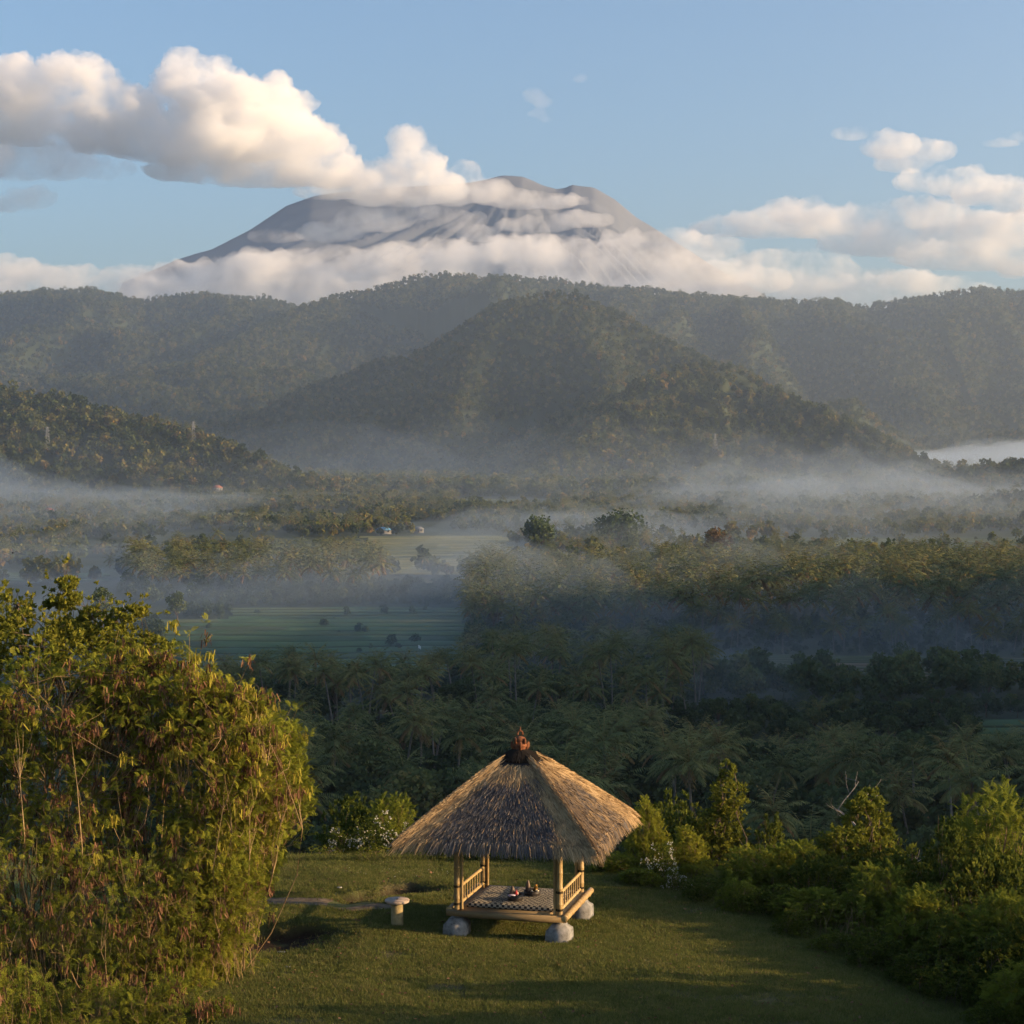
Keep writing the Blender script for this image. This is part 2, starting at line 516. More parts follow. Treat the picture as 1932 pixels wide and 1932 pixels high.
_fl_z = np.array([-47, -47, -44, -40, -28, -18, -4, 40, 90, 60, -300.0])
_hs = np.array([-1e4, 0, 3, 7, 14, 40, 90, 140, 200, 280, 400, 1e6])
_hz = np.array([47, 47, 46.4, 44.8, 41.5, 33, 19, 13, 9, 4, 0, 0.0])

def seg_field(x, y, pts):
    best = np.full(len(x), 1e12)
    zc = np.zeros(len(x))
    for a, b in zip(pts[:-1], pts[1:]):
        ab = b[:2] - a[:2]
        t = np.clip(((x - a[0]) * ab[0] + (y - a[1]) * ab[1]) / (ab @ ab), 0, 1)
        d = np.hypot(x - a[0] - t * ab[0], y - a[1] - t * ab[1])
        z = a[2] + t * (b[2] - a[2])
        m = d < best
        best[m] = d[m]
        zc[m] = z[m]
    return best, zc

def edge_s(x, y):
    """Signed distance outside the lawn plateau (back edge and slanting right edge)."""
    w = 0.5 * perlin(xyz(x / 3.1, y / 3.1, 4.0))
    d1 = y - 45.6 + w + np.clip(x + 14, -40, 0) * 0.35
    d2 = (x - 4.6) * 0.74 + (y - 43.0) * 0.67 + w
    k = 1.4
    m = np.maximum(d1, d2)
    return m + k * np.log1p(np.exp(-np.abs(d1 - d2) / k)) - k * 0.69 * np.exp(-np.abs(d1 - d2) / 6)

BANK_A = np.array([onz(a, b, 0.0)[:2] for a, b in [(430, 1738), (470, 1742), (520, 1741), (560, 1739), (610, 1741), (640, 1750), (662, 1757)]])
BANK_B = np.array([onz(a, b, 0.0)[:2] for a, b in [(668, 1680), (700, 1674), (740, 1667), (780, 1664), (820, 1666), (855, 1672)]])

def bank(x, y, line, depth, reach):
    """A low cut bank: the ground in front of the line lies lower and rises again toward the camera."""
    yl = np.interp(x, line[:, 0], line[:, 1])
    inside = sstep(line[0, 0] - 0.8, line[0, 0] + 0.3, x) * (1 - sstep(line[-1, 0] - 1.6, line[-1, 0] + 0.5, x))
    yl = yl + 0.10 * perlin(xyz(x * 2.3, x * 0, 2.0))
    t = yl - y
    return -depth * inside * sstep(0.0, 0.16, t) * (1 - sstep(0.3, reach, t))

def ground_z(x, y, detail=True):
    x, y = np.asarray(x, float), np.asarray(y, float)
    z = np.interp(y, _fl_y, _fl_z)
    s = edge_s(x, y)
    near = s < 300
    h = np.interp(s, _hs, _hz)
    z = z + h
    far = y > 250
    z = z + np.where(s > 120, fbm(xyz(x / 260, y / 260, 1.0), 3) * 3.0 * sstep(120, 400, s), 0)
    for pts, slope, spur in RIDGES:
        lo, hi = pts.min(0) - 1600, pts.max(0) + 1600
        m = (x > lo[0]) & (x < hi[0]) & (y > lo[1]) & (y < hi[1])
        if not m.any():
            continue
        d, zc = seg_field(x[m], y[m], pts)
        sc = 330.0 if zc.max() > 150 else 150.0
        wx = x[m] + 60 * perlin(xyz(x[m] / 300, y[m] / 300, 7.0))
        rid = 1 - 2 * np.abs(perlin(xyz(wx / sc, y[m] / (sc * 2.6), 11.0)))
        amp = np.clip(d / 500, 0, 1) * (1 - np.clip((d - 900) / 700, 0, 1))
        hz = zc - slope * d ** 0.97 * (1 - 0.12 * np.clip(d / 900, 0, 1)) + spur * amp * (rid - 0.3) * 165 * np.clip((zc - z[m]) / 350, 0.15, 1)
        if zc.max() > 60:
            rav = np.abs(perlin(xyz(wx / (sc * 0.36), y[m] / sc, 21.0)))
            hz -= spur * (1 - rav * 2.2) * 26 * np.clip(d / 220, 0, 1) * (1 - np.clip((d - 900) / 700, 0, 1))
        hz += fbm(xyz(x[m] / 90, y[m] / 90, 3.0), 3) * 7 * np.clip(d / 60, 0.1, 1) * (0.4 if zc.max() < 150 else 1)
        k = 6.0
        a, b = z[m], hz
        z[m] = np.maximum(a, b) + k * np.log1p(np.exp(-np.abs(a - b) / k)) * (np.abs(a - b) < 60)
    # the lawn itself
    lawn = s < 8
    if lawn.any():
        xl, yl = x[lawn], y[lawn]
        dz = 0.05 * fbm(xyz(xl / 1.7, yl / 1.7, 2.0), 3) + 0.10 * perlin(xyz(xl / 5, yl / 5, 8.0))
        dz += bank(xl, yl, BANK_A, 0.36, 5.5) + bank(xl, yl, BANK_B, 0.34, 1.6)
        dz -= 0.35 * sstep(4, 9, xl - (44 - yl) * 0.2) * sstep(44, 34, yl)      # the lawn rolls off to the right
        dz -= 0.25 * sstep(37, 31, yl)
        flat = np.exp(-(((xl - 0.2) / 2.6) ** 2 + ((yl - 39.7) / 2.2) ** 2) ** 2)
        z[lawn] += dz * (1 - 0.9 * flat) - 0.07 * flat
    return z

_ang = np.concatenate([np.linspace(-100, -20, 40, endpoint=False), np.linspace(-20, 20, 300, endpoint=False), np.linspace(20, 100, 41)])
_r = [4.0]
while _r[-1] < 29: _r.append(_r[-1] * 1.06)
while _r[-1] < 50: _r.append(_r[-1] + 0.11)
while _r[-1] < 320: _r.append(_r[-1] * 1.03)
while _r[-1] < 6600: _r.append(_r[-1] * 1.009)
while _r[-1] < 30000: _r.append(_r[-1] * 1.12)
_r = np.array(_r)
AA, RR = np.meshgrid(np.radians(_ang), _r, indexing='ij')
TX, TY = (RR * np.sin(AA)).ravel(), (RR * np.cos(AA)).ravel()
TZ = ground_z(TX, TY)
TS = edge_s(TX, TY)
na, nr = AA.shape
idx = np.arange(na * nr).reshape(na, nr)
tq = np.stack([idx[:-1, :-1], idx[:-1, 1:], idx[1:, 1:], idx[1:, :-1]], -1).reshape(-1, 4)[:, ::-1]
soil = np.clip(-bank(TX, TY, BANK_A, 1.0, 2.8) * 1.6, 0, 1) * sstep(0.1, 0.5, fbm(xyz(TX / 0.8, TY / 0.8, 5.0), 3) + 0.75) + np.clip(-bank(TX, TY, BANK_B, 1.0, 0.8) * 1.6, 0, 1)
wear = np.exp(-(((TX - 2.6) / 1.3) ** 2 + ((TY - 40.3) / 1.1) ** 2)) + 0.8 * np.exp(-(((TX - 5.0) / 2.6) ** 2 + ((TY - 33.6) / 0.8) ** 2)) + 0.9 * sstep(0.12, 0.5, fbm(xyz(TX / 2.2, TY / 1.3, 31.0), 4))

def ground_material():
    m, nt, out = new_mat('ground_cover')
    b = nt.nodes.new('ShaderNodeBsdfPrincipled')
    big, mid, fine = noise_n(nt, 0.35, 4), noise_n(nt, 2.2, 4), noise_n(nt, 22, 3, 0.7)
    grass = ramp(nt, math_n(nt, 'ADD', math_n(nt, 'MULTIPLY', big, 0.55), math_n(nt, 'MULTIPLY', mid, 0.45)),
                 [(0.30, (0.055, 0.075, 0.022)), (0.46, (0.085, 0.105, 0.032)), (0.58, (0.115, 0.122, 0.042)), (0.72, (0.15, 0.13, 0.065))])
    grass = mix_col(nt, math_n(nt, 'MULTIPLY', fine, 0.55), grass, (0.030, 0.034, 0.012))
    shaded_dirt = ramp(nt, fine, [(0.3, (0.016, 0.011, 0.008)), (0.7, (0.045, 0.031, 0.022))])  # bare bank soil, darkened further so the colour carries the bank's shade
    worn = ramp(nt, fine, [(0.3, (0.060, 0.048, 0.028)), (0.7, (0.150, 0.115, 0.070))])
    wfac = math_n(nt, 'MULTIPLY', attr_n(nt, 'wear'), math_n(nt, 'MULTIPLY', mid, 1.3))
    c = mix_col(nt, wfac, grass, worn)
    c = mix_col(nt, attr_n(nt, 'soil'), c, shaded_dirt)
    wild = ramp(nt, noise_n(nt, 0.02, 5), [(0.35, (0.022, 0.032, 0.013)), (0.65, (0.042, 0.050, 0.020))])
    c = mix_col(nt, attr_n(nt, 'wild'), c, wild)
    nt.links.new(c, b.inputs['Base Color'])
    b.inputs['Roughness'].default_value = 0.95
    b.inputs['Specular IOR Level'].default_value = 0.1
    bn = nt.nodes.new('ShaderNodeBump')
    bn.inputs['Strength'].default_value, bn.inputs['Distance'].default_value = 0.5, 0.05
    nt.links.new(fine, bn.inputs['Height'])
    nt.links.new(bn.outputs[0], b.inputs['Normal'])
    nt.links.new(b.outputs[0], out.inputs['Surface'])
    return m

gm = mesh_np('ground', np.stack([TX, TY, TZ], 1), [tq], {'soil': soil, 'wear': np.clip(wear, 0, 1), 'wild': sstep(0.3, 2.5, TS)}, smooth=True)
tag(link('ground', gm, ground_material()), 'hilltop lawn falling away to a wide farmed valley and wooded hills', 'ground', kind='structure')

# ------------------------------------------------------------------ haze over the valley (ends before the clouds and the volcano)
hb = []
for y, hw, zt in ((-60.0, 130.0, 705.0), (11300.0, 4600.0, 705.0)):
    hb += [(-hw, y, -58), (hw, y, -58), (hw, y, zt), (-hw, y, zt)]
hb = np.array(hb, float)
hb[6:8, 2] = hb[6:8, 2]
hq = np.array([[0, 1, 2, 3], [7, 6, 5, 4], [0, 4, 5, 1], [1, 5, 6, 2], [2, 6, 7, 3], [3, 7, 4, 0]])

# ------------------------------------------------------------------ leaves, trees and palms
leaf_mat('forest_leaf', [(0.0, (0.026, 0.042, 0.013)), (0.45, (0.070, 0.086, 0.022)), (0.75, (0.14, 0.13, 0.034)), (1.0, (0.22, 0.135, 0.042))], 0.35, 0.8)
leaf_mat('grove_leaf', [(0.0, (0.045, 0.072, 0.032)), (0.5, (0.090, 0.118, 0.048)), (0.8, (0.15, 0.16, 0.058)), (1.0, (0.20, 0.165, 0.07))], 0.3, 0.5)
leaf_mat('rust_leaf', [(0.0, (0.075, 0.048, 0.022)), (0.6, (0.13, 0.085, 0.036)), (1.0, (0.19, 0.125, 0.05))], 0.3, 0.1)
leaf_mat('palm_leaf', [(0.0, (0.056, 0.080, 0.036)), (0.45, (0.125, 0.142, 0.056)), (0.72, (0.20, 0.185, 0.07)), (0.86, (0.19, 0.145, 0.055)), (1.0, (0.20, 0.125, 0.06))], 0.25, 0.42)
solid_mat('palm_bark', [(0.3, (0.09, 0.078, 0.062)), (0.7, (0.17, 0.15, 0.125))], scale=3)
solid_mat('bark', [(0.3, (0.07, 0.05, 0.035)), (0.7, (0.17, 0.125, 0.085))], scale=3)
solid_mat('dead_wood', [(0.3, (0.13, 0.115, 0.10)), (0.7, (0.24, 0.215, 0.185))], scale=3)

QUAD = np.array([[-.5, 0, 0], [.5, 0, 0], [.38, 1, 0.1], [-.38, 1, 0.1]])
QF = [np.array([[0, 1, 2, 3]])]
BLADE = np.array([[0, 0, 0], [.5, .4, 0.06], [0, 1, 0], [-.5, .4, 0.06]])

def broad_crown(seed, n, h, w, leaf, lobes=8, base=0.35):
    """Foliage of a broadleaf tree: leaf clumps spread over uneven lobes, gaps between them."""
    rg = np.random.default_rng(seed)
    g = Geo()
    c = rg.normal(size=(lobes, 3))
    c /= np.linalg.norm(c, axis=1)[:, None]
    c *= rg.uniform(0.25, 0.8, (lobes, 1))
    c = c * np.array([w * 0.36, w * 0.36, h * (1 - base) * 0.38]) + np.array([0, 0, h * (base + 1) / 2])
    c[0] = (0, 0, h * 0.84)
    r = rg.uniform(0.16, 0.30, lobes) * w
    k = rg.integers(0, lobes, n)
    d = rg.normal(size=(n, 3))
    d[:, 2] = d[:, 2] * 0.8 + 0.25
    d /= np.linalg.norm(d, axis=1)[:, None]
    p = c[k] + d * r[k][:, None] * rg.uniform(0.55, 1.08, (n, 1)) * np.array([1, 1, 0.8])
    keep = fbm(p / (w * 0.16) + seed, 2) > -0.22
    p, d, k = p[keep], d[keep], k[keep]
    n = len(p)
    M = basis(rg.normal(size=(n, 3)) + d * 0.6, rg.uniform(0, 6.28, n)) * (leaf * rg.uniform(0.6, 1.3, (n, 1, 1)))
    t = 0.42 + 0.10 * rg.normal(size=n) + rg.uniform(-0.14, 0.14, lobes)[k]
    g.scatter(QUAD, QF, M, p - M[:, :, 1] * 0.5, np.clip(t, 0, 1))
    return g.mesh('crown'), c

def broad_trunk(seed, h, w, c, r0, sides=6):
    rg = np.random.default_rng(seed + 50)
    g = Geo()
    fork = np.array([rg.normal() * 0.02 * h, rg.normal() * 0.02 * h, h * 0.32])
    g.tube([(0, 0, -0.6), (fork[0] * .4, fork[1] * .6, h * 0.16), fork], [r0 * 1.25, r0, r0 * 0.8], sides)
    for q in c:
        mid = (fork + q) / 2 + rg.normal(size=3) * 0.05 * w
        g.tube([fork, mid, q], [r0 * 0.6, r0 * 0.38, r0 * 0.1], 4)
    return g.mesh('trunk')

def palm_crown(seed, fr, nl, L, leaflet_w):
    """Coconut crown: arching fronds, each with a midrib and drooping leaflets."""
    rg = np.random.default_rng(seed)
    g = Geo()
    for i in range(fr):
        az = i * 2.399 + rg.uniform(-0.2, 0.2)
        age = (i + 0.5) / fr
        el = math.radians(82 - 112 * age + rg.uniform(-9, 9))
        ln = L * rg.uniform(0.85, 1.1) * (0.8 + 0.2 * math.sin(math.pi * min(age * 1.3, 1)))
        s = np.linspace(0, 1, 8)
        bend = el - (0.55 + 0.75 * (1 - abs(age - 0.5))) * s ** 1.5
        dx = np.concatenate([[0], np.cumsum(np.cos(bend[:-1]) * ln / 7)])
        dz = np.concatenate([[0], np.cumsum(np.sin(bend[:-1]) * ln / 7)])
        h = np.array([math.cos(az), math.sin(az), 0])
        P = dx[:, None] * h + dz[:, None] * np.array([0, 0, 1.0])
        T = np.gradient(P, axis=0)
        T /= np.linalg.norm(T, axis=1)[:, None]
        side = np.array([-h[1], h[0], 0])
        dead = age > 0.9 and rg.random() < 0.75
        tint = 0.95 if dead else np.clip(0.42 + rg.normal() * 0.07 + 0.20 * (age < 0.16) + 0.18 * (age > 0.75) * rg.random(), 0, 0.85)
        w = 0.03 * L / 4 + 0.01
        g.add(np.vstack([P + side * w * (1.2 - s)[:, None], P - side * w * (1.2 - s)[:, None]]), np.stack([np.arange(7), np.arange(1, 8), np.arange(9, 16), np.arange(8, 15)], 1), min(tint + 0.2, 1))
        u = np.linspace(0.16, 0.99, nl)
        A = np.stack([np.interp(u, s, P[:, q]) for q in range(3)], 1)
        TT = np.stack([np.interp(u, s, T[:, q]) for q in range(3)], 1)
        for sg in (-1, 1):
            d = side * sg * 0.85 + TT * 0.55 + np.array([0, 0, -1.0]) * (0.28 + 0.5 * rg.random((nl, 1)) + 0.4 * dead)
            ll = L * 0.21 * np.sin(np.pi * np.clip(u * 0.86 + 0.12, 0, 1)) ** 0.6 * rg.uniform(0.8, 1.15, nl)
            M = basis(d, rg.uniform(-0.5, 0.5, nl))
            M[:, :, 1] *= ll[:, None]
            M[:, :, 0] *= leaflet_w
            M[:, :, 2] *= leaflet_w
            g.scatter(BLADE, QF, M, A, np.clip(tint + rg.normal(size=nl) * 0.04, 0, 1))
    return g.mesh('crown')

def palm_trunk(seed, h, sides=7):
    rg = np.random.default_rng(seed)
    lean = rg.normal(size=2) * 0.06 * h
    s = np.linspace(0, 1, 7)
    P = np.stack([lean[0] * s ** 1.6, lean[1] * s ** 1.6, -0.6 + (h + 0.6) * s], 1)
    g = Geo()
    g.tube(P, np.interp(s, [0, 0.08, 0.5, 1], [0.27, 0.19, 0.15, 0.12]), sides)
    return g.mesh('trunk'), P[-1]

PALMS = []
for i, h in enumerate((9.0, 11.0, 12.5, 14.0, 7.5)):
    tm, top = palm_trunk(100 + i, h)
    cm = palm_crown(200 + i, 25 + i, 18, 4.7 + 0.15 * i, 0.17)
    tm.materials.append(MAT['palm_bark'])
    cm.materials.append(MAT['palm_leaf'])
    PALMS.append((tm, cm, top, h))
BROADS = []
for i, (h, w, lb) in enumerate(((9, 8.5, 9), (11, 8, 10), (7.5, 9, 9), (13, 9, 11), (6, 5.5, 7), (8, 10.5, 12))):
    cm, c = broad_crown(300 + i, 2300, h, w, 0.42, lb)
    tm = broad_trunk(300 + i, h, w, c, 0.022 * h)
    cm.materials.append(MAT['grove_leaf'])
    tm.materials.append(MAT['bark'])
    BROADS.append((tm, cm, h, w))

def proto(name, geo_mesh):
    return bpy.data.objects.new(name, geo_mesh)      # a shape for the far wood; never placed by itself

def joined(*ms):
    V, F3, F4, t, mi, n = [], [], [], [], [], 0
    g = Geo()
    for me in ms:
        v = np.empty(len(me.vertices) * 3, np.float32)
        me.vertices.foreach_get('co', v)
        tt = np.empty(len(me.vertices), np.float32)
        me.attributes['tint'].data.foreach_get('value', tt)
        ls = np.empty(len(me.polygons), np.int32)
        lt = np.empty(len(me.polygons), np.int32)
        lv = np.empty(len(me.loops), np.int32)
        me.polygons.foreach_get('loop_start', ls)
        me.polygons.foreach_get('loop_total', lt)
        me.loops.foreach_get('vertex_index', lv)
        F = [np.stack([lv[ls[lt == q] + i] for i in range(q)], 1) for q in (3, 4) if (lt == q).any()]
        g.add(v.reshape(-1, 3), F, tt)
    out = g.mesh('wood')
    k = 0
    mi = []
    n3 = [int((np.array([p.loop_total for p in me.polygons]) == 3).sum()) for me in ms]
    return out

FAR = []
for i, (h, w) in enumerate(((10, 9), (12, 10), (8, 9), (11, 12))):
    cm, c = broad_crown(400 + i, 150, h, w, 1.7, 8, 0.15)
    cm.materials.append(MAT['forest_leaf'])
    FAR.append(proto('far_broadleaf', cm))
for i in range(2):
    cm = palm_crown(420 + i, 19, 8, 5.0, 0.42)
    co = np.empty(len(cm.vertices) * 3, np.float32)
    cm.vertices.foreach_get('co', co)
    co = co.reshape(-1, 3)
    co[:, 2] += 10.5
    cm.vertices.foreach_set('co', co.ravel())
    cm.materials.append(MAT['palm_leaf'])
    FAR.append(proto('far_palm', cm))
for i in range(2):
    cm, c = broad_crown(440 + i, 700, 8.5 + 2 * i, 8.5, 0.75, 9, 0.2)
    cm.materials.append(MAT['grove_leaf'])
    FAR.append(proto('mid_broadleaf', cm))
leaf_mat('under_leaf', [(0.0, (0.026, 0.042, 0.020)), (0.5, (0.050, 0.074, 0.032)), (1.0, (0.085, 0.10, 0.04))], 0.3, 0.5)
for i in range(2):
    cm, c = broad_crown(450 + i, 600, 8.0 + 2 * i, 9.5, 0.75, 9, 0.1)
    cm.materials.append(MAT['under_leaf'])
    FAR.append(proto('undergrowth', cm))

def stuff_instances(name, pts, rot, scl, pick, protos):
    me = bpy.data.meshes.new(name)
    me.vertices.add(len(pts))
    me.vertices.foreach_set('co', np.asarray(pts, np.float32).ravel())
    for k, v, ty in (('rot', rot, 'FLOAT'), ('scl', scl, 'FLOAT'), ('pick', pick, 'INT')):
        a = me.attributes.new(k, ty, 'POINT')
        a.data.foreach_set('value', np.asarray(v, np.float32 if ty == 'FLOAT' else np.int32))
    o = link(name, me)
    ng = bpy.data.node_groups.new(name, 'GeometryNodeTree')
    ng.interface.new_socket('Geometry', in_out='INPUT', socket_type='NodeSocketGeometry')
    ng.interface.new_socket('Geometry', in_out='OUTPUT', socket_type='NodeSocketGeometry')
    N = ng.nodes
    gi, go = N.new('NodeGroupInput'), N.new('NodeGroupOutput')
    ip = N.new('GeometryNodeInstanceOnPoints')
    jn = N.new('GeometryNodeJoinGeometry')
    for p in reversed(protos):
        oi = N.new('GeometryNodeObjectInfo')
        oi.inputs['Object'].default_value = p
        oi.inputs['As Instance'].default_value = True
        ng.links.new(oi.outputs['Geometry'], jn.inputs[0])
    def named(k, ty):
        n = N.new('GeometryNodeInputNamedAttribute')
        n.data_type = ty
        n.inputs['Name'].default_value = k
        return n.outputs['Attribute']
    cx = N.new('ShaderNodeCombineXYZ')
    ng.links.new(named('rot', 'FLOAT'), cx.inputs['Z'])
    ng.links.new(gi.outputs[0], ip.inputs['Points'])
    ng.links.new(jn.outputs[0], ip.inputs['Instance'])
    ip.inputs['Pick Instance'].default_value = True
    ng.links.new(named('pick', 'INT'), ip.inputs['Instance Index'])
    ng.links.new(cx.outputs[0], ip.inputs['Rotation'])
    ng.links.new(named('scl', 'FLOAT'), ip.inputs['Scale'])
    ng.links.new(ip.outputs[0], go.inputs[0])
    o.modifiers.new('scatter', 'NODES').node_group = ng
    return o

# ------------------------------------------------------------------ fields of the valley (photo columns, distances)
FIELDS = [  # px0, px1, d0, d1, material, rows
    (300, 880, 455, 628, 'green_rice', 12, 'dark green rice field below the left bush edge'),
    (430, 900, 630, 676, 'green_rice', 4, 'narrow green field strip at the foot of the left palm grove'),
    (1290, 2000, 462, 492, 'dry_field', 5, 'brown and green garden plots in front of the right palm grove'),
    (1380, 2000, 495, 521, 'dry_field', 5, 'bare reddish plots at the foot of the right palm grove'),
    (690, 960, 870, 1240, 'gold_field', 16, 'sunlit terraced field in the middle of the valley'),
    (310, 670, 1450, 1640, 'gold_field', 8, 'pale terraced field under the left wooded hill'),
    (1480, 2000, 1010, 1220, 'mist_field', 10, 'wide misty rice terraces beyond the right palm grove'),
    (1840, 2000, 318, 372, 'green_rice', 4, 'bright green paddy corner at the right frame edge'),
    (640, 900, 384, 404, 'dry_field', 3, 'narrow clearing between the two dark palm belts'),
    (0, 200, 830, 900, 'green_rice', 4, 'thin green field under mist at the left frame edge'),
    (860, 1040, 1750, 2050, 'mist_field', 8, 'faint far fields below the middle hill'),
]
for nm, stops in (('green_rice', [(0.2, (0.045, 0.060, 0.024)), (0.4, (0.040, 0.075, 0.028)), (0.6, (0.055, 0.098, 0.036)), (0.8, (0.085, 0.10, 0.040))]), ('dry_field', [(0.35, (0.06, 0.075, 0.03)), (0.5, (0.13, 0.085, 0.05)), (0.7, (0.085, 0.095, 0.04))]),
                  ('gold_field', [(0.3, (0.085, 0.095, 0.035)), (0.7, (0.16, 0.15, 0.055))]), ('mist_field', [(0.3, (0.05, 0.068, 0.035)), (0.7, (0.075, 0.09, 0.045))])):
    solid_mat(nm, stops, 'tint', 0.05, 0.9, 0.15)

def px_x(px, d):
    return (px - CX) / FP * d

def in_field(x, y, pad=0.0):
    hit = np.zeros(len(x), bool)
    for p0, p1, d0, d1, *_ in FIELDS:
        px = x / y * FP + CX
        w = 22 * perlin(xyz(y / 30, x * 0, 3.0))
        hit |= (px > p0 - pad + w) & (px < p1 + pad + w) & (y > d0 - 3) & (y < d1 + 3)
    return hit

for p0, p1, d0, d1, mt, rows, lab in FIELDS:
    g = Geo()
    rg = np.random.default_rng(int(p0 + d0))
    ys = np.linspace(d0, d1, rows + 1)
    for r in range(rows):
        ya, yb = ys[r] + 0.3, ys[r + 1] - 0.3
        n = 30
        w0 = 22 * perlin(xyz(np.array([ya / 30]), np.zeros(1), 3.0))[0]
        cuts = np.sort(rg.uniform(0.1, 0.9, 3))
        us = np.linspace(0, 1, n + 1)
        pxs = p0 + w0 + (p1 - p0) * us
        cell = np.searchsorted(cuts, us[:-1] + 0.5 / n)
        tints = rg.uniform(0.2, 0.8, 4)
        xa, xb = px_x(pxs, ya), px_x(pxs, yb)
        za, zb = ground_z(xa, np.full(n + 1, ya)), ground_z(xb, np.full(n + 1, yb))
        lift = 0.35 + 0.02 * r
        V = np.vstack([np.stack([xa, np.full(n + 1, ya), za + lift], 1), np.stack([xb, np.full(n + 1, yb), zb + lift], 1), np.stack([xa, np.full(n + 1, ya), za - 0.8], 1)])
        i = np.arange(n)
        t = np.concatenate([np.append(tints[cell], tints[-1])] * 2 + [np.full(n + 1, 0.3)])
        g.add(V, [np.stack([i, i + 1, i + n + 2, i + n + 1], 1), np.stack([i + 2 * n + 2, i + 2 * n + 3, i + 1, i], 1)], t)
    for r in range(1, rows):          # earth banks between the plots
        n = 26
        w0 = 22 * perlin(xyz(np.array([ys[r] / 30]), np.zeros(1), 3.0))[0]
        bx = px_x(p0 + w0 + (p1 - p0) * np.linspace(0, 1, n), ys[r])
        by = ys[r] + 0.012 * (d1 - d0) * perlin(xyz(bx / 14, bx * 0, r * 1.7))
        g.tube(np.column_stack([bx, by, ground_z(bx, by) + 0.45]), 0.4, 5, rg.uniform(0.1, 0.35), False)
    tag(link('rice_field', g.mesh('rice_field'), MAT[mt]), lab, 'field', kind='structure')

# ------------------------------------------------------------------ where trees stand
def jitter(x0, x1, y0, y1, sp, seed):
    rg = np.random.default_rng(seed)
    gx, gy = np.meshgrid(np.arange(x0, x1, sp), np.arange(y0, y1, sp))
    n = gx.size
    return gx.ravel() + rg.uniform(-0.45, 0.45, n) * sp, gy.ravel() + rg.uniform(-0.45, 0.45, n) * sp

def in_view(x, y, pad=40):
    px = x / y * FP + CX
    return (px > -pad) & (px < 1932 + pad)

PALM_PTS, BROAD_PTS = [], []
def zone(p0, p1, d0, d1, sp, share, seed, sparse=0.0):
    x, y = jitter(px_x(p0, d1 if p0 < CX else d0), px_x(p1, d1 if p1 > CX else d0), d0, d1, sp, seed)
    px = x / y * FP + CX
    rg = np.random.default_rng(seed + 1)
    ok = (px > p0) & (px < p1) & ((y > 190) | (px > 900)) & ~in_field(x, y) & (rg.random(len(x)) > sparse)
    x, y = x[ok], y[ok]
    isp = rg.random(len(x)) < share + 0.25 * perlin(xyz(x / 25, y / 25, 2.0))
    for a, b, p in zip(x, y, isp):
        (PALM_PTS if p else BROAD_PTS).append((a, b))

zone(430, 1990, 165, 330, 9.4, 0.58, 1)           # dark grove right below the hill
zone(430, 1330, 330, 384, 8.0, 0.55, 2)
zone(430, 880, 404, 445, 8.4, 0.6, 3)
zone(880, 1330, 404, 528, 8.4, 0.55, 13)
zone(1330, 1990, 330, 458, 7.0, -0.05, 4)
zone(880, 1330, 528, 560, 8.5, 0.45, 5)
zone(880, 1990, 524, 790, 8.6, 0.84, 6)           # the big grove with lit tops
zone(230, 720, 695, 840, 8.0, 0.66, 7)            # left grove
zone(1290, 1990, 460, 522, 17, 0.15, 9, 0.3)

# the largest 300 palms and the nearest broadleaf trees are things of their own; the rest are far wood
PALM_PTS = np.array(PALM_PTS)
BROAD_PTS = np.array(BROAD_PTS)
PALM_PTS = PALM_PTS[np.argsort(PALM_PTS[:, 1])]
BROAD_PTS = BROAD_PTS[np.argsort(BROAD_PTS[:, 1])]
PZ, BZ = ground_z(PALM_PTS[:, 0], PALM_PTS[:, 1]), ground_z(BROAD_PTS[:, 0], BROAD_PTS[:, 1])
NP_, NB_ = min(290, len(PALM_PTS)), min(230, len(BROAD_PTS))

def where(px, d):
    if d < 330: return 0
    if d < 530 and px < 1330: return 1
    if d < 524: return 2
    if px > 860: return 3
    return 4
def room(px, d, z, w, r):
    """How tall a tree may stand here: the belts of the valley are stepped, with open strips between them."""
    if w == 0: yc = (1318 if px < 1250 else 1368) + 50 * r
    elif w == 1: yc = (1216 if px < 880 else 1176) + 42 * r
    elif w == 2: yc = 1296 + 30 * r
    else: return 99.0
    return at(px, yc, d)[2] - z
PLACES = ['in the dark grove below the hilltop', 'in the belt before the green field', 'in the dark mass by the plots', 'in the big right grove', 'in the misty left grove']
def label_for(kind, px, d, w):
    """Which one: its grove, the thing it stands behind, and its row."""
    spot = ('behind the left thicket' if px < 590 else 'left of the pavilion roof' if px < 760 else 'behind the roof, left half' if px < 966 else 'behind the roof, right half' if px < 1205
            else 'between roof and vine tree' if px < 1330 else 'behind the vine tree' if px < 1440 else 'between vine tree and mound' if px < 1540 else 'behind the vine mound' if px < 1690 else 'behind the right bushes')
    edge = {0: (165, 215, 255, 295, 331), 1: (330, 400, 440, 485, 531), 2: (330, 370, 410, 470, 525)}.get(w, (524, 600, 700, 800, 900))
    row = ('front', 'second', 'third', 'rear')[min(3, max(0, int(np.searchsorted(edge, d)) - 1))]
    lab = f'{kind} {spot}, {row} row, {PLACES[w]}'
    return lab, f'{kind}s {PLACES[w]}'
rg = np.random.default_rng(77)
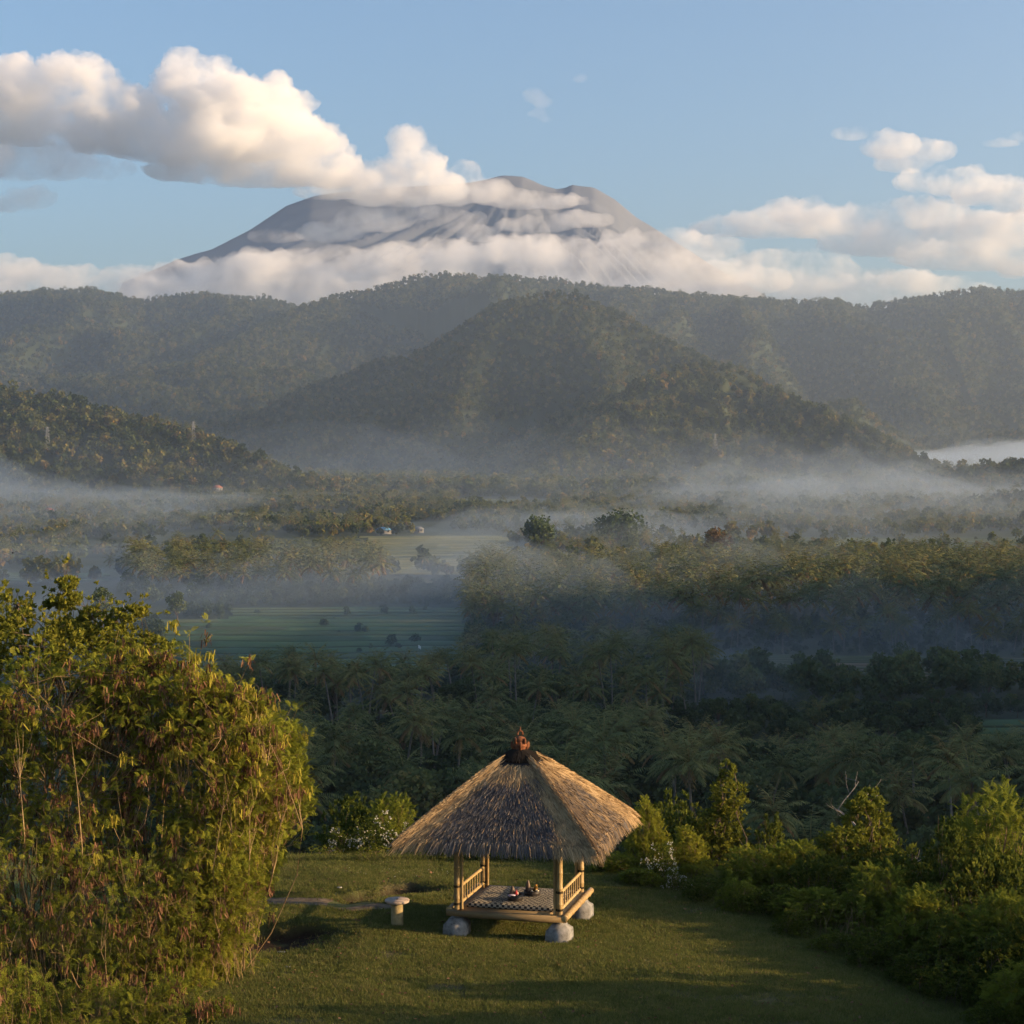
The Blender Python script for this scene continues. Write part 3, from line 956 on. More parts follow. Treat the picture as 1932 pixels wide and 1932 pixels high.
for i in range(NP_):
    x, y = PALM_PTS[i]
    w = where(x / y * FP + CX, y)
    tm, cm, top, h = PALMS[rg.integers(len(PALMS))]
    tall = room(x / y * FP + CX, y, PZ[i], w, rg.random() ** 1.5)
    if tall < 4.5:
        continue
    lab, grp = label_for('palm', x / y * FP + CX, y, w)
    o = thing('coconut_palm', lab, 'palm', (x, y, PZ[i]), rg.uniform(0, 6.28), grp)
    s = rg.uniform(0.85, 1.15)
    o.rotation_euler = (rg.normal() * 0.06, rg.normal() * 0.06, o.rotation_euler[2])
    f = min(rg.uniform(0.7, 1.2), max(0.25, (tall - 2.5) / (h * s)))       # trunk length; the crown keeps its shape
    o.scale = (s, s, s)
    link('trunk', tm, parent=o).scale = (1, 1, f)
    link('crown', cm, parent=o, loc=(top[0], top[1], top[2] * f)).scale = [rg.uniform(0.85, 1.1)] * 3
for i in range(NB_):
    x, y = BROAD_PTS[i]
    w = where(x / y * FP + CX, y)
    tm, cm, h, wd = BROADS[rg.integers(len(BROADS))]
    tall = room(x / y * FP + CX, y, BZ[i], w, rg.random() ** 1.5)
    if tall < 3.0:
        continue
    lab, grp = label_for('leafy tree', x / y * FP + CX, y, w)
    o = thing('broadleaf_tree', lab, 'tree', (x, y, BZ[i]), rg.uniform(0, 6.28), grp)
    s = rg.uniform(0.75, 1.1) * ((0.36 if y > 410 else 0.55) if w == 2 else 1.0)
    s = min(s, max(0.3, tall / h))
    o.scale = (s, s, s * rg.uniform(0.85, 1.0))
    link('trunk', tm, parent=o)
    link('crown', cm, parent=o)

# special trees one can point at
def one_tree(name, label, px, py_top, d, h, w, mat, seed, n=1600, leaf=0.55, lobes=9, trunk='bark', base=0.3):
    x = px_x(px, d)
    z = float(ground_z(np.array([x]), np.array([d]))[0])
    ztop = at(px, py_top, d)[2]
    h = h if py_top is None else max(3.0, ztop - z)
    cm, c = broad_crown(seed, n, h, w, leaf, lobes, base)
    o = thing(name, label, 'tree', (x, d, z))
    link('trunk', broad_trunk(seed, h, w, c, 0.02 * h), MAT[trunk], o)
    link('crown', cm, MAT[mat], o)
    return o
one_tree('rust_leaved_tree', 'tall rust brown tree standing above the right palm grove', 1352, 990, 790, 0, 17, 'rust_leaf', 501, 2200, 0.8, 12)
one_tree('round_tree', 'round dark green tree beside the rust brown one', 1392, 1000, 786, 0, 9, 'grove_leaf', 502, 1500, 0.7, 8)
one_tree('orange_tree', 'orange brown tree in the blue shade left of the right grove', 935, 1106, 560, 0, 9, 'rust_leaf', 503, 1300, 0.45, 8)
one_tree('spreading_tree', 'large spreading tree rising out of mist, golden on top', 1165, 965, 1050, 0, 34, 'grove_leaf', 504, 2600, 1.2, 16)
one_tree('spreading_tree', 'bushy grey green tree beside bright mist left of the golden topped tree', 1020, 975, 1020, 0, 24, 'grove_leaf', 505, 2200, 1.1, 14)
one_tree('lone_tree', 'single leafy tree standing in the mist over the left field', 335, 1112, 600, 0, 9, 'grove_leaf', 506, 1500, 0.45, 8)
one_tree('lone_tree', 'dark misty tree behind the left bush top', 190, 1098, 560, 0, 9, 'grove_leaf', 507, 1500, 0.45, 8)
one_tree('lone_tree', 'small pale tree with bare stem among the right brown plots', 1703, 1206, 478, 0, 7, 'grove_leaf', 508, 900, 0.35, 7)
one_tree('lone_tree', 'dark layered tree near the right frame edge by the plots', 1870, 1255, 405, 0, 8, 'grove_leaf', 509, 1500, 0.4, 9)

# the far wood: hillsides and every tree too far to stand alone
FX, FY, FPICK, FSC = [PALM_PTS[NP_:, 0]], [PALM_PTS[NP_:, 1]], [], []
n = len(PALM_PTS) - NP_
FPICK.append(4 + rg.integers(0, 2, n)); FSC.append(rg.uniform(0.95, 1.6, n) * np.where((PALM_PTS[NP_:, 1] > 560) & (PALM_PTS[NP_:, 0] > 60), 1.18, 1.0))
n = len(BROAD_PTS) - NB_
FX.append(BROAD_PTS[NB_:, 0]); FY.append(BROAD_PTS[NB_:, 1]); FPICK.append(6 + rg.integers(0, 2, n)); FSC.append(rg.uniform(0.6, 1.1, n))
def wood(d0, d1, sp, seed, palms=0.12, lo=0.8, hi=1.3, hole=-2.0, xr=0.32):
    x, y = jitter(-xr * d1 - 80, xr * d1 + 80, d0, d1, sp, seed)
    ok = in_view(x, y, 120) & ~in_field(x, y)
    ok &= fbm(xyz(x / 120, y / 120, 6.0), 3) > hole
    x, y = x[ok], y[ok]
    r2 = np.random.default_rng(seed)
    n = len(x)
    FX.append(x); FY.append(y)
    FPICK.append(np.where(r2.random(n) < palms + 0.2 * perlin(xyz(x / 90, y / 90, 1.0)), 4 + r2.integers(0, 2, n), r2.integers(0, 4, n)))
    FSC.append(r2.uniform(lo, hi, n) * (1 + 0.4 * np.clip(fbm(xyz(x / 60, y / 60, 4.0), 3), -0.9, 1)))
wood(800, 1300, 11, 31, 0.4, 0.7, 1.1, -0.05)
wood(1300, 2050, 11, 32, 0.3, 0.7, 1.15, -0.25)
wood(2050, 2900, 12, 33, 0.08, 1.0, 1.9)
wood(2900, 4400, 13, 34, 0.10, 0.95, 1.5)
wood(4400, 5600, 14, 35, 0.12, 1.2, 1.9)
wood(5600, 6400, 15, 36, 0.12, 1.3, 2.0)
# undergrowth between the nearer trunks
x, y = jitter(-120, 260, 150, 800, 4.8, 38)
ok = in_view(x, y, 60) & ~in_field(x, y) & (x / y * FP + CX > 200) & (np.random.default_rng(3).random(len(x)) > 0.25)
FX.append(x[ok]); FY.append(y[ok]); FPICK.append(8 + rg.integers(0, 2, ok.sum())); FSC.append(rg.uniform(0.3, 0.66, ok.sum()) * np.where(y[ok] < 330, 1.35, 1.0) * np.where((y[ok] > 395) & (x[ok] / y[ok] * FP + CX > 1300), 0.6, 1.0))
# hedge clumps and low trees breaking up the left field
x, y = jitter(-140, -5, 458, 690, 5.5, 41)
ok = (fbm(xyz(x / 26, y / 12, 12.0), 3) > 0.42) & (x / y * FP + CX > 250)
FX.append(x[ok]); FY.append(y[ok]); FPICK.append(6 + rg.integers(0, 4, ok.sum())); FSC.append(rg.uniform(0.12, 0.5, ok.sum()))
# scattered trees in the misty right terraces
x, y = jitter(150, 420, 1000, 1230, 26, 39)
FX.append(x); FY.append(y); FPICK.append(rg.integers(0, 4, len(x))); FSC.append(rg.uniform(0.3, 0.8, len(x)))
ug = len(FX) - 3
_x, _y = FX[ug], FY[ug]
_z = ground_z(_x, _y)
_t = np.array([room(a / b * FP + CX, b, c, where(a / b * FP + CX, b), 0.6) for a, b, c in zip(_x, _y, _z)])
FSC[ug] = np.clip(np.minimum(FSC[ug], _t / 9.5), 0.08, None)
# the spur outside the right edge and the slope under the hilltop
x, y = jitter(90, 640, 60, 860, 11, 37)
ok = (ground_z(x, y) > np.interp(y, _fl_y, _fl_z) + 6) & (x / y * FP + CX > 1990)
FX.append(x[ok]); FY.append(y[ok]); FPICK.append(rg.integers(0, 4, ok.sum())); FSC.append(rg.uniform(0.7, 1.2, ok.sum()))
FX, FY, FPICK, FSC = map(np.concatenate, (FX, FY, FPICK, FSC))
FZ = ground_z(FX, FY)
# leave out what stands hidden behind a crest
vis = np.ones(len(FX), bool)
_pc = np.clip(((FX / FY * FP + CX) + 200) / 4, 0, 582).astype(int)
_el = (FZ + 16 - CAMZ) / FY
order = np.argsort(FY)
hor = np.full(583, -9.0)
for i in order:
    if FY[i] < 1500:
        continue
    c = _pc[i]
    e = _el[i]
    if e < hor[c] - 0.014:
        vis[i] = False
    g_ = (FZ[i] - CAMZ) / FY[i]
    if g_ > hor[c]:
        hor[c] = g_
FX, FY, FZ, FPICK, FSC = FX[vis], FY[vis], FZ[vis], FPICK[vis], FSC[vis]
print('far wood', len(FX), 'palms', len(PALM_PTS), 'broad', len(BROAD_PTS))
fo = stuff_instances('far_forest', np.stack([FX, FY, FZ - 0.4], 1), rg.uniform(0, 6.28, len(FX)), FSC, FPICK, FAR)
tag(fo, 'dense woodland covering the valley and the hillsides', 'forest', kind='stuff')

# ------------------------------------------------------------------ houses, pylons, field poles, banana plants in the valley
solid_mat('house_wall', [(0.3, (0.14, 0.13, 0.115)), (0.7, (0.21, 0.20, 0.18))], 'tint', 0.4)
solid_mat('red_tile', [(0.3, (0.18, 0.065, 0.04)), (0.7, (0.28, 0.11, 0.065))], 'tint', 0.4)
solid_mat('blue_sheet', [(0.3, (0.05, 0.16, 0.30)), (0.7, (0.08, 0.24, 0.42))], 'tint', 0.4)
solid_mat('grey_sheet', [(0.3, (0.12, 0.125, 0.13)), (0.7, (0.20, 0.205, 0.21))], 'tint', 0.4)
solid_mat('dark_opening', [(0.3, (0.02, 0.02, 0.02)), (0.7, (0.04, 0.04, 0.045))], 'tint', 0.4)
solid_mat('steel', [(0.3, (0.16, 0.165, 0.17)), (0.7, (0.24, 0.245, 0.25))], 'tint', 0.4, 0.5, 0.4)
solid_mat('white_rag', [(0.3, (0.60, 0.60, 0.58)), (0.7, (0.78, 0.78, 0.76))], 'tint', 0.4)

def house(label, px, d, w, dp, h, roof, rz, lift=0.0):
    x = px_x(px, d)
    z = float(ground_z(np.array([x]), np.array([d]))[0]) + lift
    o = thing('house', label, 'house', (x, d, z), rz)
    wl = link('wall', Geo().box((0, 0, h / 2 - 1), (w, dp, h + 2)).mesh('wall'), MAT['house_wall'], o)
    e = 0.6
    V = np.array([(-w / 2 - e, -dp / 2 - e, h), (w / 2 + e, -dp / 2 - e, h), (w / 2 + e, dp / 2 + e, h), (-w / 2 - e, dp / 2 + e, h), (-w * 0.22, 0, h + dp * 0.42), (w * 0.22, 0, h + dp * 0.42)])
    link('roof', Geo().add(V, [np.array([[0, 1, 5, 4], [2, 3, 4, 5], [3, 2, 1, 0]]), np.array([[1, 2, 5], [3, 0, 4]])]).mesh('roof'), MAT[roof], o)
    link('door', Geo().box((0, -dp / 2 - 0.02, 1.05), (1.0, 0.06, 2.1)).mesh('door'), MAT['dark_opening'], o)
    for sx in (-1, 1):
        link('window', Geo().box((sx * w * 0.3, -dp / 2 - 0.02, 1.5), (1.2, 0.06, 1.1)).mesh('window'), MAT['dark_opening'], o)
house('red tiled house among trees at the foot of the left hill', 410, 2010, 10, 7, 3, 'red_tile', 0.5, 9)
house('small red roofed house in the mist at the far left', 92, 1480, 7, 5, 2.6, 'red_tile', 0.9, 6)
house('long low shed with blue roof behind the sunlit field', 724, 1290, 11, 5, 2.4, 'blue_sheet', 0.05, 0.5)
house('pale walled house beyond the grove beside the golden topped tree', 1254, 1430, 13, 7, 3.4, 'grey_sheet', 0.1, 1)
house('grey roofed house in mist below the middle hill', 1340, 1900, 16, 8, 3.2, 'grey_sheet', -0.1, 2)
house('grey shed at the edge of the pale terraced field', 425, 1460, 9, 5, 2.4, 'grey_sheet', 0.2, 0.5)
house('white roofed hut right of the blue roofed shed', 790, 1310, 7, 5, 2.2, 'grey_sheet', 0.0, 0.5)

def pylon(label, px, d, h):
    x = px_x(px, d)
    z = float(ground_z(np.array([x]), np.array([d]))[0])
    o = thing('pylon', label, 'pylon', (x, d, z), 0.6)
    b, t = h * 0.11, h * 0.022
    cs = [(-1, -1), (1, -1), (1, 1), (-1, 1)]
    lv = np.linspace(0, 1, 8)
    for c in cs:
        link('leg', Geo().tube([(c[0] * b, c[1] * b, -1), (c[0] * t, c[1] * t, h)], 0.16, 4).mesh('leg'), MAT['steel'], o)
    g = Geo()
    for i in range(7):
        w0, w1 = b + (t - b) * lv[i], b + (t - b) * lv[i + 1]
        for k in range(4):
            a, c = cs[k], cs[(k + 1) % 4]
            g.tube([(a[0] * w0, a[1] * w0, h * lv[i]), (c[0] * w1, c[1] * w1, h * lv[i + 1])], 0.12, 3, cap=False)
            g.tube([(c[0] * w0, c[1] * w0, h * lv[i]), (a[0] * w1, a[1] * w1, h * lv[i + 1])], 0.12, 3, cap=False)
    link('bracing', g.mesh('bracing'), MAT['steel'], o)
    for zz in (0.72, 0.84, 0.96):
        link('cross_arm', Geo().tube([(-h * 0.13, 0, h * zz), (0, 0, h * zz + 0.6), (h * 0.13, 0, h * zz)], [0.1, 0.25, 0.1], 4).mesh('cross_arm'), MAT['steel'], o)
pylon('steel lattice pylon on the left wooded hill near the frame edge', 90, 2130, 30)
pylon('steel lattice pylon peeking over the crest of the left wooded hill', 365, 2170, 26)
pylon('steel lattice pylon at the right tip of the front hill', 1661, 2860, 36)
pylon('faint lattice pylon at the foot of the front hill', 1349, 2650, 34)

for i, (px, d, h, lab) in enumerate([(788, 520, 3.2, 'white rag on a pole left in the dark green field'), (878, 516, 3.4, 'white rag on a pole right in the dark green field'), (1715, 470, 3.0, 'white rag on a pole among the right brown plots'),
                                     (1812, 452, 3.4, 'pale pole at the right end of the brown plots'), (1056, 940, 4.0, 'white flag on a pole in the sunlit field, near its right end'), (880, 1000, 4.0, 'white flag on a pole in the middle of the sunlit field'),
                                     (232, 640, 5.0, 'tall white pole in the mist beside the lone trees')]):
    x = px_x(px, d)
    z = float(ground_z(np.array([x]), np.array([float(d)]))[0])
    o = thing('field_pole', lab, 'pole', (x, d, z), 0.3 * i)
    link('pole', Geo().tube([(0, 0, -0.5), (0.1, 0, h)], 0.07, 5).mesh('pole'), MAT['dead_wood'], o)
    rgp = np.random.default_rng(i)
    s_ = np.linspace(0, 1, 5)
    V = np.concatenate([np.stack([0.1 + s_ * 0.8, 0.12 * np.sin(s_ * 5 + i), h - 0.1 - q * 0.9 - 0.4 * s_ * s_], 1) for q in (0, 1)])
    k = np.arange(4)
    link('rag', Geo().add(V, np.stack([k, k + 1, k + 6, k + 5], 1)).mesh('rag'), MAT['white_rag'], o)

def banana(label, px, d, h, seed):
    x = px_x(px, d)
    z = float(ground_z(np.array([x]), np.array([float(d)]))[0])
    r3 = np.random.default_rng(seed)
    o = thing('banana_plant', label, 'plant', (x, d, z), r3.uniform(0, 6))
    link('stem', Geo().tube([(0, 0, -0.4), (0.05, 0, h * 0.45)], [0.16, 0.1], 6).mesh('stem'), MAT['grove_leaf'], o)
    for k in range(8):
        az, el = k * 2.4, r3.uniform(0.5, 1.3)
        s_ = np.linspace(0, 1, 6)
        b = el - 1.1 * s_ ** 1.6
        dx = np.concatenate([[0], np.cumsum(np.cos(b[:-1]) * h * 0.6 / 5)]); dz = np.concatenate([[0], np.cumsum(np.sin(b[:-1]) * h * 0.6 / 5)])
        hh = np.array([math.cos(az), math.sin(az), 0]); sd = np.array([-hh[1], hh[0], 0])
        P = dx[:, None] * hh + dz[:, None] * np.array([0, 0, 1.0]) + np.array([0.05, 0, h * 0.45])
        w = (0.06 + 0.34 * np.sin(np.pi * np.clip(s_ * 0.9 + 0.08, 0, 1)))[:, None]
        V = np.vstack([P - sd * w + [0, 0, 0.08], P, P + sd * w + [0, 0, 0.08]])
        i = np.arange(5)
        link('leaf', Geo().add(V, [np.stack([i, i + 1, i + 7, i + 6], 1), np.stack([i + 6, i + 7, i + 13, i + 12], 1)], 0.75).mesh('leaf'), MAT['grove_leaf'], o)
banana('banana plant with torn pale leaves in front of the middle palm belt', 985, 383, 4.5, 1)
banana('banana plant at the left end of the narrow clearing', 800, 386, 3.6, 2)
banana('light green banana plant among the right brown plots', 1592, 462, 4.5, 3)
banana('banana plant below the rounded tree on the right slope', 1480, 424, 4.2, 4)
banana('banana plant left of the right brown plots', 1395, 432, 4.5, 5)

# bare pale tree on the slope behind the vine mound
x, d = px_x(1690, 96), 96.0
z = float(ground_z(np.array([x]), np.array([d]))[0])
o = thing('bare_tree', 'bare pale dead tree standing behind the vine covered mound', 'tree', (x, d, z))
g = Geo()
r3 = np.random.default_rng(9)
top = at(1686, 1478, d)[2] - z
def limb(p, dr, ln, r, depth):
    n = 5
    P = [np.array(p, float)]
    for i in range(n - 1):
        dr = dr + r3.normal(size=3) * 0.16 + np.array([0, 0, 0.05])
        dr /= np.linalg.norm(dr)
        P.append(P[-1] + dr * ln / (n - 1))
    g.tube(P, np.linspace(r, r * 0.45, n), 5, r3.uniform(0.3, 0.8))
    if depth:
        for k in range(3):
            nd = dr * 0.7 + r3.normal(size=3) * 0.65
            nd[2] = abs(nd[2]) * 0.7
            limb(P[2 + k % 3], nd / np.linalg.norm(nd), ln * r3.uniform(0.45, 0.65), r * 0.5, depth - 1)
limb((0, 0, -0.5), np.array([0, 0, 1.0]), top * 0.62, 0.14, 3)
link('trunk', g.mesh('trunk'), MAT['dead_wood'], o)
# a bird crossing the valley at the far left
bp = at(24, 1043, 160)
o = thing('bird', 'small dark bird gliding over the mist at the far left', 'bird', bp, 0.5)
body = Geo().tube([(0, -0.25, 0), (0, -0.1, 0.01), (0, 0.1, 0), (0, 0.3, -0.01)], [0.02, 0.07, 0.06, 0.015], 8)
for sx in (-1, 1):
    body.add([(0, 0.08, 0.02), (sx * 0.35, 0.1, 0.12), (sx * 0.75, -0.05, 0.02), (sx * 0.35, -0.06, 0.10), (0, -0.08, 0.02)], [np.array([[0, 1, 3, 4]]), np.array([[1, 2, 3]])])
link('body', body.mesh('body'), MAT['dark_opening'], o)

# ------------------------------------------------------------------ the air: one haze box, and low mist lying in the valley
ho = link('haze', mesh_np('haze', hb, [hq]), volume_mat('haze_air', (0.70, 0.84, 1.0), 0.000075, 0.5))
tag(ho, 'thin morning haze filling the valley', 'haze', kind='stuff')

def mist(label, px0, px1, d0, d1, zc, th, dens, seed):
    """A flat lens of mist: thick in the middle, thinning to nothing at its uneven rim."""
    nu, nv = 48, 40
    u, v = np.linspace(-1, 1, nu), np.linspace(-1, 1, nv)
    U, W = np.meshgrid(u, v, indexing='ij')
    y = (d0 + d1) / 2 + W * (d1 - d0) / 2
    x = px_x((px0 + px1) / 2 + U * (px1 - px0) / 2, y)
    r = np.sqrt(U ** 2 + W ** 2) + 0.75 * fbm(xyz((x / (0.16 * d0)).ravel() + seed, (y / (0.3 * d0)).ravel()), 3).reshape(U.shape)
    edge = np.clip(1 - np.maximum(np.abs(U), np.abs(W)), 0, 1)
    t = np.clip(1 - r, 0, 1) ** 1.5 * np.clip(edge * 3, 0, 1)
    base = zc + np.interp(y, _fl_y, _fl_z)
    wob = fbm(xyz((x / 70).ravel(), (y / 120).ravel(), seed), 3).reshape(U.shape)
    top = base + th * t * (1 + 0.5 * wob) + 0.02
    bot = base - 0.35 * th * t - 0.02
    n = nu * nv
    V = np.vstack([np.stack([x, y, top], -1).reshape(-1, 3), np.stack([x, y, bot], -1).reshape(-1, 3)])
    ii = np.arange(n).reshape(nu, nv)
    q = np.stack([ii[:-1, :-1], ii[1:, :-1], ii[1:, 1:], ii[:-1, 1:]], -1).reshape(-1, 4)
    rim = np.concatenate([ii[:, 0], ii[-1, 1:], ii[-2::-1, -1], ii[0, -2:0:-1]])
    k = len(rim)
    rq = np.stack([rim, rim[(np.arange(k) + 1) % k], rim[(np.arange(k) + 1) % k] + n, rim + n], 1)
    o = link('mist', mesh_np('mist', V, [q, q[:, ::-1] + n, rq[:, ::-1]], smooth=True), volume_mat('mist_air', (0.72, 0.85, 1.0), dens, 0.5))
    return tag(o, label, 'mist', kind='stuff')
mist('blue haze lying in the shaded near valley', -900, 2800, 240, 1000, 2, 28, 0.0016, 9)
mist('broad pale haze layer over the valley floor', -1500, 3400, 820, 3700, 0, 90, 0.00022, 10)
mist('blue grey mist over the left field', -500, 1000, 560, 980, 8, 18, 0.0016, 1)
mist('pale smoke drifting under the left wooded hill', -800, 700, 850, 2000, 10, 48, 0.0010, 2)
mist('bright mist patch beside the bushy tree in mid valley', 700, 1500, 840, 1500, 4, 30, 0.0013, 3)
mist('mist sheet across the valley behind the right grove', 800, 2600, 850, 2400, 4, 48, 0.0009, 4)
mist('mist in the far right side valley', 1350, 2600, 2100, 3400, 6, 60, 0.0009, 5)
mist('bright fog strip far right under the ridge', 1560, 2400, 3250, 3800, 12, 44, 0.0035, 6)

# ------------------------------------------------------------------ the thatched pavilion
solid_mat('bamboo', [(0.15, (0.10, 0.065, 0.03)), (0.42, (0.27, 0.18, 0.075)), (0.58, (0.36, 0.255, 0.11)), (0.85, (0.47, 0.36, 0.18))], 'tint', 9, 0.55, 0.35, 0.25, (1, 1, 0.25))
solid_mat('old_bamboo', [(0.2, (0.13, 0.095, 0.05)), (0.5, (0.25, 0.18, 0.09)), (0.8, (0.36, 0.27, 0.14))], 'tint', 5, 0.7, 0.25, 0.25, (0.3, 1, 1))
solid_mat('thatch', [(0.0, (0.020, 0.019, 0.022)), (0.22, (0.055, 0.052, 0.056)), (0.42, (0.125, 0.115, 0.110)), (0.58, (0.16, 0.115, 0.075)), (0.78, (0.34, 0.23, 0.115)), (1.0, (0.48, 0.34, 0.18))], 'tint', 3, 0.9, 0.1)
solid_mat('palm_fibre', [(0.3, (0.010, 0.009, 0.008)), (0.7, (0.035, 0.028, 0.022))], 'tint', 20, 0.95, 0.05, 0.6)
solid_mat('terracotta', [(0.3, (0.12, 0.045, 0.022)), (0.7, (0.22, 0.085, 0.038))], 'noise', 12, 0.85, 0.15, 0.4)
solid_mat('concrete', [(0.30, (0.10, 0.10, 0.09)), (0.45, (0.20, 0.20, 0.19)), (0.7, (0.31, 0.30, 0.29))], 'noise', 9, 0.9, 0.15, 0.25)
solid_mat('pale_stone', [(0.3, (0.34, 0.27, 0.22)), (0.7, (0.52, 0.43, 0.36))], 'noise', 9, 0.85, 0.2, 0.4)
solid_mat('yellow_stone', [(0.3, (0.24, 0.19, 0.09)), (0.7, (0.36, 0.29, 0.15))], 'noise', 9, 0.85, 0.2, 0.4)

def checker_cloth():
    m, nt, out = new_mat('checked_cloth')
    b = nt.nodes.new('ShaderNodeBsdfPrincipled')
    tc = nt.nodes.new('ShaderNodeTexCoord')
    mp = nt.nodes.new('ShaderNodeMapping')
    mp.inputs['Location'].default_value = (0.013, 0.009, 0.031)
    ck = nt.nodes.new('ShaderNodeTexChecker')
    ck.inputs['Scale'].default_value = 16.0
    ck.inputs['Color1'].default_value = (0.012, 0.012, 0.014, 1)
    ck.inputs['Color2'].default_value = (0.40, 0.35, 0.26, 1)
    nt.links.new(tc.outputs['Object'], mp.inputs[0])
    nt.links.new(mp.outputs[0], ck.inputs['Vector'])
    nt.links.new(ck.outputs[0], b.inputs['Base Color'])
    b.inputs['Roughness'].default_value = 0.9
    nt.links.new(b.outputs[0], out.inputs['Surface'])
    return m
checker_cloth()

GYAW = math.radians(-14.5)
GPOS = (0.18, 39.67)
gz0 = float(ground_z(np.array([GPOS[0]]), np.array([GPOS[1]]))[0])
gaz = thing('pavilion', 'small bamboo pavilion with grey and golden thatched roof on concrete feet', 'pavilion', (*GPOS, 0.0), GYAW)
def gworld(x, y, z):
    c, s = math.cos(GYAW), math.sin(GYAW)
    return (GPOS[0] + c * x - s * y, GPOS[1] + s * x + c * y, z)

def bamboo_pole(p0, p1, r, sides=12, node=0.34, tint=0.5):
    p0, p1 = np.asarray(p0, float), np.asarray(p1, float)
    L = np.linalg.norm(p1 - p0)
    s, rr = [], []
    k = 0.0
    while k < L:
        for o, f in ((0, 1.0), (0.012, 1.09), (0.026, 1.0), (node * 0.5, 0.965)):
            if k + o < L:
                s.append(k + o); rr.append(r * f)
        k += node
    s.append(L); rr.append(r)
    P = p0 + (p1 - p0) * (np.array(s) / L)[:, None]
    g = Geo()
    g.tube(P, np.array(rr), sides, tint)
    return g

DECK, HX, HY = 0.50, 1.14, 1.07
rg = np.random.default_rng(5)
foot = Geo()
V = []
for zz, h in ((-0.25, 0.262), (0.10, 0.25), (0.235, 0.243), (0.325, 0.15), (0.34, 0.145)):
    V += [(-h, -h, zz), (h, -h, zz), (h, h, zz), (-h, h, zz)]
V = np.array(V) + rg.normal(size=(20, 3)) * 0.004
q = [[i * 4 + a, i * 4 + (a + 1) % 4, i * 4 + 4 + (a + 1) % 4, i * 4 + 4 + a] for i in range(4) for a in range(4)] + [[16, 17, 18, 19]]
foot.add(V, np.array(q))
fm = foot.mesh('footing')
sm_ = Geo().tube([(0, 0, 0.32), (0, 0, DECK - 0.06)], 0.07, 10).mesh('stub')
for sx in (-1, 1):
    for sy in (-1, 1):
        px_, py_ = sx * HX, sy * HY
        wx, wy, _ = gworld(px_, py_, 0)
        gz = float(ground_z(np.array([wx]), np.array([wy]))[0])
        f = link('footing', fm, MAT['concrete'], gaz, (px_, py_, gz * 0.5), rg.uniform(-0.05, 0.05))
        link('stub', sm_, MAT['concrete'], f)
        po = link('post', bamboo_pole((px_, py_, DECK - 0.12), (px_, py_, 2.42), 0.07).mesh('post', True), MAT['bamboo'], gaz)
        link('brace_pole', bamboo_pole((px_ - sx * 0.105, py_ - sy * 0.01, DECK), (px_ - sx * 0.105, py_ - sy * 0.01, 2.40), 0.034).mesh('brace_pole', True), MAT['bamboo'], po)
        for zz in (DECK + 0.09, DECK + 0.47, 2.08):
            lz = Geo()
            for q in range(4):
                lz.lathe([(0.071, zz + q * 0.013), (0.080, zz + q * 0.013 + 0.005), (0.071, zz + q * 0.013 + 0.011)], (px_, py_, 0), 12)
            link('lashing', lz.mesh('lashing'), MAT['palm_fibre'], po)
# deck: beams, logs, boards
for sy in (-1, 1):
    link('edge_beam', Geo().box((0, sy * 1.22, DECK - 0.055), (2.66, 0.10, 0.115), tint=0.42).mesh('edge_beam'), MAT['old_bamboo'], gaz)
    link('joist', Geo().box((0, sy * 0.95, DECK - 0.15), (2.5, 0.10, 0.10)).mesh('joist'), MAT['old_bamboo'], gaz)
for sx in (-1, 1):
    link('side_log', bamboo_pole((sx * 1.30, -1.30 if sx > 0 else -1.14, DECK - 0.02), (sx * 1.30, 1.42, DECK - 0.02), 0.07, tint=0.5).mesh('side_log', True), MAT['bamboo'], gaz)
bm_ = Geo().box((0, 0, 0), (2.5, 0.112, 0.035)).mesh('deck_board')
for i in range(20):
    b = link('deck_board', bm_, MAT['old_bamboo'], gaz, (rg.uniform(-0.015, 0.015), -1.11 + i * 0.1168, DECK - 0.02 + rg.uniform(-0.003, 0.003)))
# railings left and right
bal = bamboo_pole((0, 0, 0.08), (0, 0, 0.43), 0.016, 7).mesh('baluster', True)
for sx in (-1, 1):
    x = sx * (HX - 0.01)
    rl = link('railing', bamboo_pole((x, -HY + 0.06, DECK + 0.45), (x, HY - 0.06, DECK + 0.45), 0.034, tint=0.62).mesh('railing', True), MAT['bamboo'], gaz)
    link('lower_rail', bamboo_pole((x, -HY + 0.06, DECK + 0.085), (x, HY - 0.06, DECK + 0.085), 0.034, tint=0.62).mesh('lower_rail', True), MAT['bamboo'], rl)
    for k in range(10):
        link('baluster', bal, MAT['bamboo'], rl, (x, -HY + 0.16 + k * (2 * HY - 0.32) / 9, DECK))
# wall plates and rafters under the thatch
for sy in (-1, 1):
    link('wall_plate', bamboo_pole((-1.45, sy * HY, 2.36), (1.45, sy * HY, 2.36), 0.05).mesh('wall_plate', True), MAT['old_bamboo'], gaz)
    link('cross_plate', bamboo_pole((sy * HX, -1.45, 2.44), (sy * HX, 1.45, 2.44), 0.05).mesh('cross_plate', True), MAT['old_bamboo'], gaz)

